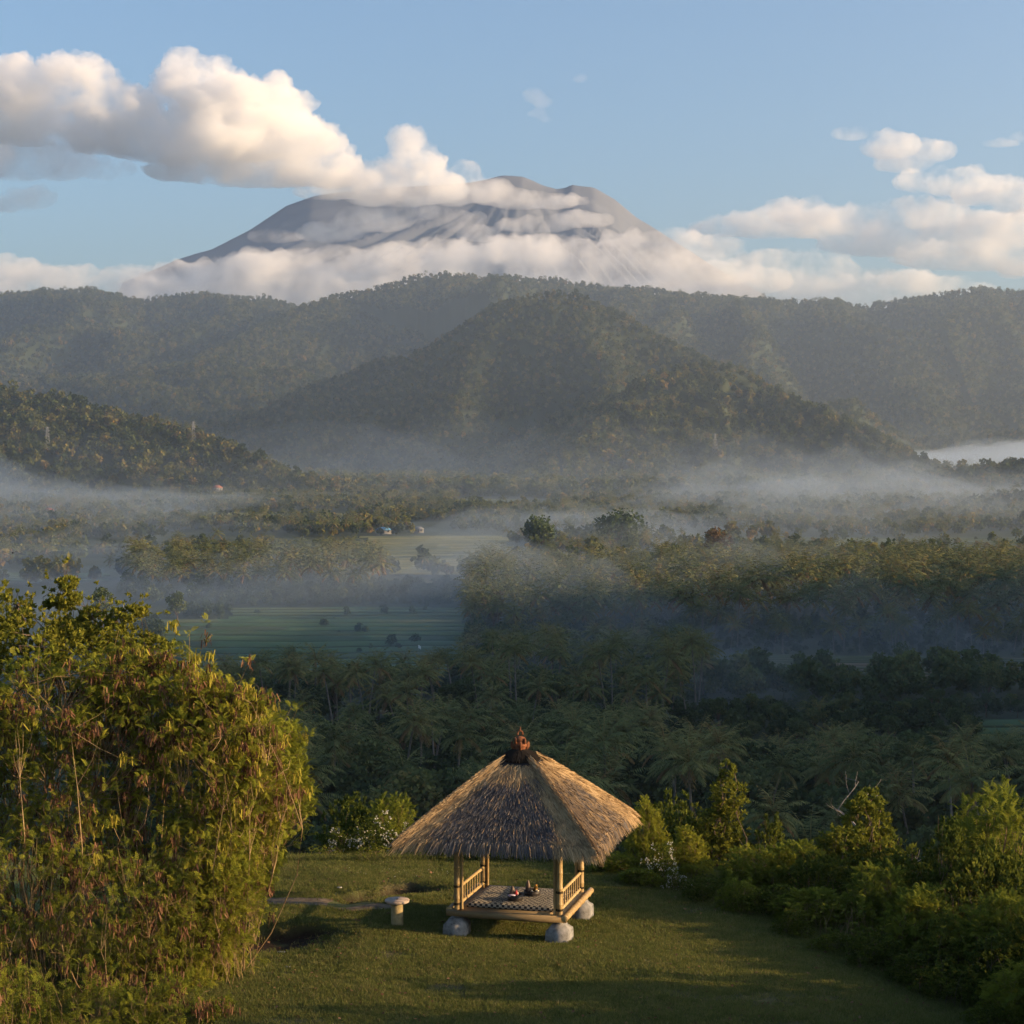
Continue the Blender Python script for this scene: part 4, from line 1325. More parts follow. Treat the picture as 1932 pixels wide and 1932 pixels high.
# thatch: each slope a thick bed with thousands of straws on it
ZT, ZE, RE, RT = 3.72, 2.17, 2.08, 0.22
def roof_pt(u, t, side, lift=0.0):
    """u -1..1 across the slope, t 0 (top)..1 (eave)."""
    r = RT + (RE - RT) * t
    z = ZT - (ZT - ZE) * (t ** 0.98) + 0.015 * np.sin(np.pi * np.clip(t, 0, 1))
    cr = 1 - 0.015 * np.abs(u) ** 6 * t
    lx, ly = u * r * cr, -r * (1 - 0.03 * t * (1 - u * u))
    dz = -0.05 * t * np.abs(u) ** 4
    ang = side * math.pi / 2
    c, s = math.cos(ang), math.sin(ang)
    nz = 0.77
    ln = 0.64
    x, y = lx, ly - lift * ln
    return np.stack([c * x - s * y, s * x + c * y, z + dz + lift * nz], axis=-1)

# side 0 front, 1 right, 2 back, 3 left
for side, nm in enumerate(('front', 'right', 'back', 'left')):
    rs = np.random.default_rng(900 + side)
    g = Geo()
    nu, ntt = 25, 15
    U, T = np.meshgrid(np.linspace(-1, 1, nu), np.linspace(0, 1, ntt), indexing='ij')
    top = roof_pt(U.ravel(), T.ravel(), side, 0.02)
    bot = roof_pt(U.ravel() * 0.97, T.ravel() * 0.97, side, -0.14)
    ii = np.arange(nu * ntt).reshape(nu, ntt)
    q = np.stack([ii[:-1, :-1], ii[:-1, 1:], ii[1:, 1:], ii[1:, :-1]], -1).reshape(-1, 4)
    n = nu * ntt
    e = ii[:, -1]
    eq = np.stack([e[:-1], e[:-1] + n, e[1:] + n, e[1:]], 1)
    g.add(np.vstack([top, bot]), [q, q[:, ::-1] + n, eq], 0.15)
    bed = link('thatch_slope', g.mesh('thatch_slope', True), MAT['thatch'], gaz)
    N = 30000 if side < 2 else 7000
    u = rs.uniform(-1.0, 1.0, N)
    t = np.sqrt(rs.uniform(0.01, 1.0, N)) * 0.985
    rw = 0.05 * (np.floor(t / 0.07) % 2)
    # golden fresh straw beside the hips and near the top, weathered grey in the middle
    if side == 0:
        gl = np.where(u < 0, -0.72 + 0.05 * t, 0.74 - 0.16 * t)
    elif side == 1:
        gl = np.where(u < 0, -0.93, 0.40 + 0.18 * t)
    else:
        gl = np.where(u < 0, -0.6, 0.6)
    wob = 0.13 * perlin(np.stack([t * 7, u * 2, np.full(N, side * 3.0)], 1))
    edge = np.where(u < 0, gl - u, u - gl) + wob
    gold = sstep(-0.04, 0.08, edge)
    gold = np.maximum(gold, sstep(0.34, 0.20, t + 0.10 * perlin(np.stack([u * 6, t * 0, np.full(N, 1.0)], 1))))
    brown = 0.24 if side == 1 else 0.0  # right slope only: warm sunlight put into the straw colour
    tint = gold * (0.84 + 0.11 * rs.normal(size=N)) + (1 - gold) * (0.35 + brown * 0.8 + 0.11 * rs.normal(size=N) + 0.22 * (rs.random(N) < 0.16))
    ln = rs.uniform(0.16, 0.42, N)
    a = roof_pt(u, t, side, 0.015 + rs.uniform(0, 0.03, N))
    du = rs.normal(size=N) * 0.035 / np.maximum(RT + (RE - RT) * t, 0.3) + u * 0.0
    t2 = t + ln / 2.6
    t1 = t + ln / 5.2
    lf = rs.uniform(0.02, 0.09, N)
    b1 = roof_pt(u + du * 0.6, np.minimum(t1, 1.12), side, lf * 0.8)
    b2 = roof_pt(u + du * 1.6, np.minimum(t2, 1.14), side, lf * np.where(t2 > 1.0, 0.3, 1.0))
    b2[:, 2] -= np.clip(t2 - 1.0, 0, 0.3) * 0.55
    w = np.where(gold > 0.5, rs.uniform(0.003, 0.006, N), rs.uniform(0.004, 0.009, N))[:, None]
    ang = side * math.pi / 2
    ax = np.array([math.cos(ang), math.sin(ang), 0.0])
    tw = ax + np.array([0, 0, 1.0]) * rs.normal(size=(N, 1)) * 0.6
    st = Geo()
    VV = np.stack([a - tw * w, a + tw * w, b1 + tw * w, b1 - tw * w, b2 + tw * w * 0.5, b2 - tw * w * 0.5], 1).reshape(-1, 3)
    k = np.arange(N)[:, None] * 6
    st.add(VV, [np.vstack([k + np.array([[0, 1, 2, 3]]), k + np.array([[3, 2, 4, 5]])])], np.repeat(np.clip(tint, 0.02, 1), 6))
    tag(link('straw', st.mesh('straw'), MAT['thatch'], bed), kind='stuff')
# hips: rounded rolls of fresh golden straw
for hcorner in range(4):
    rs = np.random.default_rng(950 + hcorner)
    N = 6000
    t = np.sqrt(rs.uniform(0.0, 1.0, N)) * 0.97
    off = rs.normal(size=N) * 0.36
    off = np.clip(off, -1, 1)
    def hip_pt(t, off, lift):
        w = 0.20 + 0.02 * t
        u = 1 - np.abs(off) * w / np.maximum(RT + (RE - RT) * t, 0.25)
        bulge = 0.085 * np.cos(off * 1.35)
        ca = hcorner * math.pi / 2 - math.pi / 4
        H = np.array([math.cos(ca) * 0.5, math.sin(ca) * 0.5, 0.86])
        pa = roof_pt(np.clip(u, -1, 1.0), t, hcorner, 0.01) + H * (lift + bulge)[:, None]
        pb = roof_pt(-np.clip(u, -1, 1.0), t, (hcorner + 1) % 4, 0.01) + H * (lift + bulge)[:, None]
        return np.where((off < 0)[:, None], pa, pb)
    ln = rs.uniform(0.16, 0.36, N)
    a, b1 = hip_pt(t, off, rs.uniform(0, 0.02, N)), hip_pt(np.minimum(t + ln / 5.2, 1.10), off * 1.06, rs.uniform(0.01, 0.04, N))
    b2 = hip_pt(np.minimum(t + ln / 2.6, 1.13), off * 1.15, rs.uniform(0.02, 0.07, N))
    b2[:, 2] -= np.clip(t + ln / 2.6 - 1.0, 0, 0.3) * 0.5
    w = rs.uniform(0.005, 0.011, N)[:, None]
    ax = rs.normal(size=(N, 3)); ax /= np.linalg.norm(ax, axis=1)[:, None]
    st = Geo()
    VV = np.stack([a - ax * w, a + ax * w, b1 + ax * w, b1 - ax * w, b2 + ax * w * 0.5, b2 - ax * w * 0.5], 1).reshape(-1, 3)
    k = np.arange(N)[:, None] * 6
    st.add(VV, [np.vstack([k + np.array([[0, 1, 2, 3]]), k + np.array([[3, 2, 4, 5]])])], np.repeat(np.clip(0.84 + 0.11 * rs.normal(size=N), 0.3, 1), 6))
    tag(link('hip_thatch', st.mesh('hip_thatch'), MAT['thatch'], gaz), kind='stuff')
# black palm-fibre cap and the terracotta finial
g = Geo()
prof = [(0.02, 3.88), (0.13, 3.87), (0.20, 3.845), (0.33, 3.77), (0.42, 3.68), (0.45, 3.63), (0.38, 3.60)]
g.lathe(prof, sides=18)
for k in range(700):
    az, l = rg.uniform(0, 6.28), rg.uniform(0.10, 0.24) * (1.5 if rg.random() < 0.1 else 1)
    r0 = rg.uniform(0.18, 0.38)
    z0 = float(np.interp(r0, [0.13, 0.20, 0.33, 0.42], [3.87, 3.845, 3.77, 3.68])) + 0.012
    d = np.array([math.cos(az), math.sin(az), 0])
    sd = np.array([-d[1], d[0], 0]) * 0.006
    p0, p1 = d * r0 + [0, 0, z0], d * (r0 + l * 0.8) + np.array([0, 0, z0 - l * 0.62]) + rg.normal(size=3) * 0.015
    g.add([p0 - sd, p0 + sd, p1 + sd, p1 - sd], np.array([[0, 1, 2, 3]]))
link('fibre_cap', g.mesh('fibre_cap'), MAT['palm_fibre'], gaz)
fin = Geo()
fin.lathe([(0.0, 3.80), (0.165, 3.80), (0.17, 3.83), (0.135, 3.86), (0.12, 3.90), (0.155, 3.93), (0.16, 3.97), (0.12, 4.0), (0.105, 4.04), (0.13, 4.07), (0.115, 4.11), (0.06, 4.14), (0.03, 4.15), (0, 4.15)], sides=8)
fo_ = link('finial', fin.mesh('finial'), MAT['terracotta'], gaz, rz=0.3)
wing = Geo()     # carved flame leaf: flat curled piece with thickness
outl = np.array([(0.09, 0.0), (0.17, 0.02), (0.215, 0.09), (0.205, 0.17), (0.175, 0.215), (0.185, 0.15), (0.15, 0.12), (0.10, 0.10)])
k = len(outl)
Vw = np.vstack([np.stack([outl[:, 0], np.full(k, sy), outl[:, 1]], 1) for sy in (-0.022, 0.022)])
rim = np.stack([np.arange(k), (np.arange(k) + 1) % k, (np.arange(k) + 1) % k + k, np.arange(k) + k], 1)
tri = np.array([[0, i, i + 1] for i in range(1, k - 1)])
wing.add(Vw, [rim, tri[:, ::-1], tri + k])
wm = wing.mesh('leaf_ornament')
for zz, sc, n0, ph in ((3.84, 1.0, 4, 0.0), (3.95, 0.78, 4, 0.785)):
    for a in range(n0):
        o = link('leaf_ornament', wm, MAT['terracotta'], fo_, (0, 0, zz), ph + a * 2 * math.pi / n0)
        o.scale = (sc, sc, sc * 1.0)
cr = Geo()
th = np.linspace(-0.55, 2 * math.pi - 2.6, 14)
cr.tube(np.stack([0.055 * np.cos(th), 0 * th, 4.205 + 0.06 * np.sin(th)], 1), 0.02, 6)
cr.tube([(0.0, 0, 4.255), (-0.012, 0, 4.29), (0.006, 0, 4.325), (0.0, 0, 4.36)], [0.024, 0.02, 0.014, 0.004], 6)
link('crown_curl', cr.mesh('crown_curl'), MAT['terracotta'], fo_)

# ------------------------------------------------------------------ things on the deck
def on_deck(name, label, cat, me, mat, x, y, z, rz=0.0):
    wx, wy, _ = gworld(x, y, 0)
    return tag(link(name, me, MAT[mat] if mat else None, loc=(wx, wy, z), rz=GYAW + rz), label, cat)
mg = Geo()
nx, ny = 22, 20
X, Y = np.meshgrid(np.linspace(-0.99, 0.99, nx), np.linspace(-0.90, 0.92, ny), indexing='ij')
ed = np.minimum(np.minimum(0.99 - np.abs(X), 0.92 - np.abs(Y)), 0.1)
Zt = 0.095 - 0.03 * (1 - np.clip(ed / 0.06, 0, 1)) ** 2 + 0.008 * fbm(xyz(X.ravel() * 3, Y.ravel() * 3), 2).reshape(X.shape)
Xr = X * 1.0
ii = np.arange(nx * ny).reshape(nx, ny)
q = np.stack([ii[:-1, :-1], ii[1:, :-1], ii[1:, 1:], ii[:-1, 1:]], -1).reshape(-1, 4)
V = np.vstack([np.stack([X, Y, Zt], -1).reshape(-1, 3), np.stack([X, Y, np.full_like(X, 0.003)], -1).reshape(-1, 3)])
n = nx * ny
rim = np.concatenate([ii[:, 0], ii[-1, 1:], ii[-2::-1, -1], ii[0, -2:0:-1]])
kk = len(rim)
rq = np.stack([rim, rim[(np.arange(kk) + 1) % kk], rim[(np.arange(kk) + 1) % kk] + n, rim + n], 1)
mg.add(V, [q, q[:, ::-1] + n, rq[:, ::-1]])
on_deck('mattress', 'thin black and white checked mattress covering the pavilion deck', 'mattress', mg.mesh('mattress'), 'checked_cloth', 0.0, 0.06, DECK)
for nm, st in (('dark_wicker', [(0.3, (0.010, 0.009, 0.009)), (0.7, (0.045, 0.036, 0.030))]), ('brown_cone', [(0.3, (0.07, 0.045, 0.035)), (0.7, (0.16, 0.11, 0.08))]), ('red_glaze', [(0.3, (0.38, 0.02, 0.03)), (0.7, (0.5, 0.05, 0.05))]),
               ('lilac_cloth', [(0.3, (0.42, 0.36, 0.56)), (0.7, (0.62, 0.58, 0.72))]), ('cream_china', [(0.3, (0.62, 0.56, 0.42)), (0.7, (0.75, 0.70, 0.58))]), ('amber_glass', [(0.3, (0.40, 0.16, 0.015)), (0.7, (0.55, 0.28, 0.03))])):
    solid_mat(nm, st, 'noise', 14, 0.55, 0.35)
ZM = DECK + 0.095
def basket(r, h):
    g = Geo()
    g.lathe([(0, 0.004), (r * 0.93, 0.004), (r * 0.96, 0.015), (r * 0.92, h * 0.42), (r, h * 0.48), (r * 0.95, h * 0.56), (r, h), (r * 0.95, h), (r * 0.90, h * 0.55), (r * 0.85, h * 0.5), (0, h * 0.5)], sides=24)
    return g
def put(name, label, cat, prof, mat, x, y, z, sides=14):
    on_deck(name, label, cat, Geo().lathe(prof, sides=sides).mesh(name, True), mat, x, y, z)
ax_, ay_, bx_, by_ = -0.02, -0.36, 0.22, 0.22
on_deck('basket', 'round dark wicker basket at the front of the mattress holding a red bottle', 'basket', basket(0.175, 0.13).mesh('basket'), 'dark_wicker', ax_, ay_, ZM)
on_deck('basket', 'round dark wicker tray behind holding an amber glass', 'basket', basket(0.19, 0.10).mesh('basket'), 'dark_wicker', bx_, by_, ZM)
cone = [(0, 0), (0.062, 0), (0.066, 0.05), (0.058, 0.12), (0.036, 0.19), (0.012, 0.23), (0, 0.235)]
put('carved_cone', 'brown cone in the front basket beside the red bottle', 'ornament', cone, 'brown_cone', ax_ - 0.075, ay_ + 0.05, ZM + 0.066)
put('carved_cone', 'brown cone standing in the rear tray', 'ornament', [(a * 0.9, b * 1.15) for a, b in cone], 'brown_cone', bx_ - 0.10, by_ + 0.02, ZM + 0.051)
put('red_bottle', 'small red bottle in the front basket', 'bottle', [(0, 0), (0.03, 0), (0.032, 0.09), (0.022, 0.12), (0.012, 0.13), (0.012, 0.155), (0, 0.156)], 'red_glaze', ax_ + 0.02, ay_ + 0.02, ZM + 0.066)
put('cloth_rim', 'lilac folded cloth lying over the front basket rim', 'cloth', [(0, 0.01), (0.07, 0.012), (0.085, 0.02), (0.088, 0.032), (0.07, 0.04), (0, 0.044)], 'lilac_cloth', ax_ - 0.06, ay_ - 0.08, ZM + 0.09)
put('cream_bowl', 'tiny cream bowl at the front basket edge', 'bowl', [(0, 0), (0.02, 0), (0.036, 0.02), (0.036, 0.034), (0.028, 0.03), (0, 0.012)], 'cream_china', ax_ + 0.065, ay_ - 0.11, ZM + 0.067)
put('cream_cup', 'cream cup in the front basket behind the red bottle', 'cup', [(0, 0), (0.03, 0), (0.036, 0.08), (0.03, 0.08), (0.026, 0.02), (0, 0.015)], 'cream_china', ax_ + 0.015, ay_ + 0.10, ZM + 0.066)
put('amber_glass', 'amber glass with dark stopper in the rear tray', 'glass', [(0, 0), (0.034, 0), (0.046, 0.09), (0.044, 0.13), (0.03, 0.14), (0.03, 0.16), (0, 0.162)], 'amber_glass', bx_ + 0.07, by_ + 0.06, ZM + 0.051)
put('white_cup', 'white cup on the right side of the rear tray', 'cup', [(0, 0), (0.028, 0), (0.042, 0.07), (0.036, 0.07), (0.024, 0.015), (0, 0.012)], 'cream_china', bx_ + 0.13, by_ - 0.04, ZM + 0.051)
put('white_ball', 'little pale fruit in the middle of the rear tray', 'fruit', [(0, 0), (0.018, 0.004), (0.03, 0.028), (0.018, 0.052), (0, 0.057)], 'cream_china', bx_ - 0.005, by_ - 0.02, ZM + 0.051)

# ------------------------------------------------------------------ stone table, path, scraps
tx, ty = -2.53, 39.5
tz = float(ground_z(np.array([tx]), np.array([ty]))[0])
tb = thing('stone_table', 'small round stone table on a thick yellowish pillar beside the pavilion', 'table', (tx, ty, tz))
link('pillar', Geo().lathe([(0, -0.15), (0.138, -0.15), (0.135, 0.0), (0.13, 0.52), (0, 0.52)], sides=20).mesh('pillar', True), MAT['yellow_stone'], tb)
tt = link('table_top', Geo().lathe([(0, 0.521), (0.255, 0.521), (0.272, 0.54), (0.272, 0.572), (0.262, 0.582), (0, 0.584)], sides=28).mesh('table_top', True), MAT['pale_stone'], tb)
link('centre_hole', Geo().lathe([(0.018, 0.5862), (0.03, 0.5866), (0, 0.5868)], sides=10).mesh('centre_hole'), MAT['palm_fibre'], tt)
up_ = [(380, 1688), (500, 1689), (560, 1690), (620, 1690), (660, 1693), (700, 1699), (735, 1706), (765, 1711)]
lo_ = [(380, 1702), (500, 1700.5), (560, 1702), (610, 1707), (640, 1714), (662, 1717), (700, 1714.5), (765, 1713.5)]
A = np.array([onz(a, b, 0.03)[:2] for a, b in up_]); B = np.array([onz(a, b, 0.03)[:2] for a, b in lo_])
s = np.linspace(0, 1, 40)
def along(L):
    return np.stack([np.interp(s, np.linspace(0, 1, len(L)), L[:, q]) for q in (0, 1)], 1)
A, B = along(A), along(B)
PATH_A, PATH_B = A.copy(), B.copy()
rows = np.linspace(0, 1, 8)
PV = np.concatenate([A * (1 - r) + B * r for r in rows])
pz = ground_z(PV[:, 0], PV[:, 1] + 0.35) + 0.02
ii = np.arange(320).reshape(8, 40)
q = np.stack([ii[:-1, :-1], ii[1:, :-1], ii[1:, 1:], ii[:-1, 1:]], -1).reshape(-1, 4)
rim = np.concatenate([ii[0, :], ii[1:, -1], ii[-1, -2::-1], ii[-2:0:-1, 0]])
kk = len(rim)
rq = np.stack([rim, rim[(np.arange(kk) + 1) % kk], rim[(np.arange(kk) + 1) % kk] + 320, rim + 320], 1)
pg = Geo().add(np.vstack([np.column_stack([PV, pz]), np.column_stack([PV, pz - 0.11])]), [q, rq])
solid_mat('path_concrete', [(0.3, (0.085, 0.065, 0.042)), (0.7, (0.16, 0.125, 0.085))], 'noise', 6, 0.95, 0.1, 0.6)
tag(link('path', pg.mesh('path'), MAT['path_concrete']), 'cracked grey concrete path on the lawn left of the pavilion', 'path', kind='structure')
solid_mat('white_scrap', [(0.3, (0.3, 0.3, 0.3)), (0.7, (0.45, 0.45, 0.44))], 'noise', 10)
for (px_, py_, lab, sz) in ((532, 1786, 'crumpled white scrap on bare soil below the dark bank', 0.10), (541, 1831, 'small white scrap on the shaded grass near the left bush', 0.07), (640, 1690, 'tiny pale scrap on the concrete path', 0.05)):
    P = onz(px_, py_, -0.15)
    zz = float(ground_z(P[:1], P[1:2])[0])
    r2 = np.random.default_rng(int(px_))
    V = SPH_V * np.array([sz, sz * 0.7, sz * 0.25]) * (1 + 0.35 * r2.normal(size=(len(SPH_V), 1)))
    tag(link('paper_scrap', Geo().add(V, [SPH_Q, SPH_T]).mesh('paper_scrap'), MAT['white_scrap'], loc=(P[0], P[1], zz + 0.02 + (0.03 if sz < 0.06 else 0))), lab, 'litter')

# ------------------------------------------------------------------ shrubs and thickets round the lawn
leaf_mat('feather_leaf', [(0.0, (0.042, 0.062, 0.013)), (0.4, (0.105, 0.135, 0.022)), (0.7, (0.20, 0.215, 0.028)), (1.0, (0.31, 0.285, 0.038))], 0.42, 0.12)
leaf_mat('round_leaf', [(0.0, (0.032, 0.050, 0.013)), (0.4, (0.072, 0.095, 0.019)), (0.7, (0.15, 0.165, 0.026)), (1.0, (0.26, 0.24, 0.036))], 0.4, 0.18)
leaf_mat('pod_skin', [(0.0, (0.040, 0.020, 0.014)), (0.4, (0.145, 0.075, 0.045)), (0.62, (0.24, 0.14, 0.08)), (0.8, (0.26, 0.22, 0.035)), (1.0, (0.32, 0.28, 0.045))], 0.25, 0.0)
solid_mat('twig', [(0.2, (0.08, 0.055, 0.03)), (0.5, (0.20, 0.135, 0.065)), (0.8, (0.31, 0.22, 0.11))], 'tint', 3)
leaf_mat('petal', [(0.0, (0.50, 0.48, 0.38)), (1.0, (0.68, 0.66, 0.56))], 0.3, 0.0)

def feather_template(pairs=7):
    V, F = [], []
    def quad(a, d, w, n):
        a, d = np.array(a, float), np.array(d, float)
        sd = np.cross(d, n); sd = sd / np.linalg.norm(sd) * w
        k = len(V)
        V.extend([a - sd * 0.6, a + sd * 0.6, a + d * 0.55 + sd, a + d, a + d * 0.55 - sd])
        F.append([k, k + 1, k + 2, k + 4]); FT.append([k + 4, k + 2, k + 3])
    FT = []
    prev = np.zeros(3)
    s = np.linspace(0.12, 1.0, pairs)
    for q in s:
        c = np.array([0, math.sin(q * 1.15) / 1.15, -0.38 * q * q + 0.1 * q])
        for sg in (-1, 1):
            quad(c, (sg * 0.34 * math.sin(math.pi * (0.25 + 0.68 * q)), 0.15, -0.10), 0.042, (0, 0, 1))
    k = len(V)
    e = np.array([0, 0.92 / 1.15, -0.28])
    V.extend([(-0.012, 0, 0), (0.012, 0, 0), e + (0.006, 0, 0), e - (0.006, 0, 0)])
    F.append([k, k + 1, k + 2, k + 3])
    return np.array(V), [np.array(F), np.array(FT)]
FV, FF = feather_template()
FV5, FF5 = feather_template(5)
POD = np.array([[-.5, 0, 0], [.5, 0, 0], [.62, .5, .12], [.4, 1, 0.3], [-.4, 1, 0.3], [-.62, .5, .12]])
PODF = [np.array([[0, 1, 2, 5], [5, 2, 3, 4]])]

def in_lobes(rg, lobes, n, shell=0.45):
    vol = np.array([l[3] * l[4] * l[5] for l in lobes]) ** 0.72
    k = rg.choice(len(lobes), n, p=vol / vol.sum())
    L = np.array(lobes)[k]
    d = rg.normal(size=(n, 3))
    d /= np.linalg.norm(d, axis=1)[:, None]
    r = (shell + (1 - shell) * rg.random(n)) ** 0.75
    r *= 1 + 0.22 * fbm(d * 2.2 + k[:, None] * 5.0, 3)
    return L[:, :3] + d * r[:, None] * L[:, 3:6], d

def make_shrub(seed, lobes, tips, leaves, size, kind='feather', stems=26, stem_r=0.02, pods=0, brown=0.6, flowers=0, low_bare=0.0, tint0=0.45, spread=0.6, pod_len=0.16, twig_share=None, shoots=0.0):
    """Meshes of one shrub about its own base: stems, foliage, pods, flowers."""
    rg = np.random.default_rng(seed)
    twig_share = (0.5 if kind.startswith('feather') else 0.12) if twig_share is None else twig_share
    lobes = [tuple(map(float, l)) for l in lobes]
    P, D = in_lobes(rg, lobes, tips)
    P = P[P[:, 2] > 0.05]
    D = D[:len(P)]
    if low_bare:
        zmax = P[:, 2].max()
        ok = rg.random(len(P)) > low_bare * np.clip(1 - P[:, 2] / (zmax * 0.62), 0, 1)
        P = P[ok]
    if shoots:
        hole = fbm(P * 1.15 + seed * 1.7, 3)
        P = P[hole > -0.30]
    n = len(P)
    cen = np.array([[l[0], l[1], l[2] * 0.75] for l in lobes]).mean(0)
    out = P - cen
    out /= np.linalg.norm(out, axis=1)[:, None] + 1e-6
    if shoots:       # long new shoots standing out of the crown
        far = rg.random(n) < shoots
        P[far] += (out[far] * 0.6 + np.array([0, 0, 0.5])) * rg.uniform(0.2, 0.75, (far.sum(), 1))
    sg = Geo()
    tops, _ = in_lobes(rg, lobes, stems, 0.1)
    paths = []
    for t in tops:
        b = np.array([t[0] * spread + rg.normal() * 0.15, t[1] * spread + rg.normal() * 0.15, -0.4])
        s = np.linspace(0, 1, 6)[:, None]
        bow = np.array([rg.normal() * 0.12, rg.normal() * 0.12, 0]) * abs(t[2])
        p = b + (t - b) * s + bow * np.sin(s * math.pi) + rg.normal(size=(6, 3)) * 0.03 * abs(t[2]) * s
        r = stem_r * rg.uniform(0.6, 1.2)
        sg.tube(p, r * (1 - 0.75 * s[:, 0]), 5, rg.uniform(0.3, 0.75), False)
        paths.append(p)
    allp = np.concatenate(paths)
    for i in np.nonzero(rg.random(n) < twig_share)[0]:
        dd = np.linalg.norm((allp - P[i]) * np.array([1, 1, 0.7]) + np.array([0, 0, 0.25]), axis=1)
        a = allp[np.argpartition(dd, 3)[rg.integers(0, 3)]]
        m = (a + P[i]) / 2 + np.array([0, 0, -0.05]) + rg.normal(size=3) * 0.05
        sg.tube([a, m, P[i]], [stem_r * 0.42, stem_r * 0.3, stem_r * 0.16], 3, rg.uniform(0.3, 0.8), False)
    # leaves
    idx = np.repeat(np.arange(n), leaves)
    N = len(idx)
    dirs = out[idx] * 0.7 + rg.normal(size=(N, 3)) * 0.62 + np.array([0, 0, 0.12])
    pos = P[idx] + rg.normal(size=(N, 3)) * size * 0.18
    patch = fbm(P * 0.9 + seed, 3)
    t = tint0 + 0.16 * patch[idx] + 0.09 * rg.normal(size=N)
    fg = Geo()
    M = basis(dirs, rg.normal(size=N) * 0.5)
    if kind == 'feather':
        M *= (size * rg.uniform(0.65, 1.2, N))[:, None, None]
        fg.scatter(FV, FF, M, pos, np.clip(t, 0, 1))
    elif kind == 'feather_s':
        M *= (size * rg.uniform(0.65, 1.2, N))[:, None, None]
        fg.scatter(FV5, FF5, M, pos, np.clip(t, 0, 1))
    else:
        M *= (size * rg.uniform(0.55, 1.25, N))[:, None, None]
        M[:, :, 0] *= 0.62
        fg.scatter(BLADE, QF, M, pos, np.clip(t, 0, 1))
    out_m = {'stems': sg.mesh('stems'), 'foliage': fg.mesh('foliage')}
    out_m['stems'].materials.append(MAT['twig' if kind.startswith('feather') or stems > 40 else 'bark'])
    out_m['foliage'].materials.append(MAT['feather_leaf' if kind.startswith('feather') else 'round_leaf'])
    if pods:
        surf = np.argsort(-np.linalg.norm((P - cen) / np.maximum(np.ptp(P, axis=0), 1e-3), axis=1))[:int(n * 0.75)]
        c = rg.choice(surf, min(pods, len(surf)), replace=False)
        pg = Geo()
        nn = rg.integers(11, 26, len(c))
        ci = np.repeat(c, nn)
        dry = np.repeat(rg.random(len(c)) < brown, nn)
        K = len(ci)
        d = np.stack([rg.normal(size=K) * 0.28, rg.normal(size=K) * 0.28, np.full(K, -1.0)], 1)
        M = basis(d, rg.uniform(0, 6.28, K))
        ln = pod_len * rg.uniform(0.7, 1.25, K)
        M[:, :, 1] *= ln[:, None]
        M[:, :, 0] *= 0.021
        M[:, :, 2] *= 0.02
        tt = np.where(dry, 0.36 + 0.15 * rg.normal(size=K), 0.86 + 0.07 * rg.normal(size=K))
        pg.scatter(POD, PODF, M, P[ci] + out[ci] * 0.10 + rg.normal(size=(K, 3)) * 0.06, np.clip(tt, 0, 1))
        out_m['pods'] = pg.mesh('pods')
        out_m['pods'].materials.append(MAT['pod_skin'])
    if flowers:
        c = rg.choice(n, min(flowers, n), replace=False)
        nn = rg.integers(5, 11, len(c))
        ci = np.repeat(c, nn)
        K = len(ci)
        ctr = P[ci] + out[ci] * 0.10 + rg.normal(size=(K, 3)) * 0.055
        pet = np.repeat(np.arange(K), 5)
        M = basis(out[ci][pet] * 0.5 + rg.normal(size=(K * 5, 3)) * 0.8, rg.uniform(0, 6.28, K * 5)) * 0.038
        fl = Geo().scatter(BLADE * np.array([1.3, 1, 1]), QF, M, ctr[pet], np.clip(rg.uniform(0.2, 1, K * 5), 0, 1))
        out_m['flowers'] = fl.mesh('flowers')
        out_m['flowers'].materials.append(MAT['petal'])
    return out_m

def place_shrub(name, label, cat, meshes, loc, rz=0.0, scale=(1, 1, 1), group=None):
    o = thing(name, label, cat, loc, rz, group)
    o.scale = scale
    for k in ('stems', 'foliage', 'pods', 'flowers'):
        if k in meshes:
            p = link(k, meshes[k], parent=o)
            if k in ('pods', 'flowers', 'foliage'):
                p['kind'] = 'stuff'
    return o

def gz(x, y):
    return float(ground_z(np.array([x]), np.array([y]))[0])

def lobes_px(base, lst, d):
    """(px, py, rx px, rz px, ry m, dy m) -> lobes about base, in metres."""
    k = d / FP
    out = []
    for px, py, rx, rz_, ry, dy in lst:
        c = at(px, py, d + dy)
        out.append((c[0] - base[0], c[1] - base[1], c[2] - base[2], rx * k, ry, rz_ * k))
    return out

# --- the tall thicket on the left: lead trees with hanging pods
def left_shrub(name, label, bpx, d, lst, **kw):
    x = px_x(bpx, d)
    base = np.array([x, d, gz(x, d)])
    place_shrub(name, label, kw.pop('cat', 'shrub'), make_shrub(lobes=lobes_px(base, lst, d), **{'shoots': 0.07, **kw}), base, group='thicket left of the lawn')

left_shrub('pod_shrub', 'tall sunlit shrub full of brown and yellow seed pods nearest the lawn', 380, 36.5,
           [(400, 1420, 130, 150, 1.3, 0), (330, 1330, 110, 110, 1.2, 0.4), (470, 1500, 95, 130, 1.1, 0.2), (450, 1390, 80, 90, 1.0, 0), (380, 1600, 110, 110, 1.0, -0.3), (240, 1290, 80, 80, 1.0, 0.3)],
           seed=601, tips=3000, leaves=4, size=0.185, stems=44, pods=400, brown=0.62, tint0=0.76, low_bare=0.2)
left_shrub('pod_shrub', 'bushy shrub with dark dry pods against the left frame edge', 110, 36.5,
           [(90, 1360, 130, 130, 1.3, 0), (200, 1420, 120, 140, 1.2, -0.2), (30, 1480, 120, 150, 1.2, 0), (150, 1540, 130, 120, 1.1, -0.2), (-60, 1400, 90, 160, 1.2, 0)],
           seed=602, tips=2500, leaves=4, size=0.185, stems=50, pods=300, brown=0.85, tint0=0.72, low_bare=0.3)
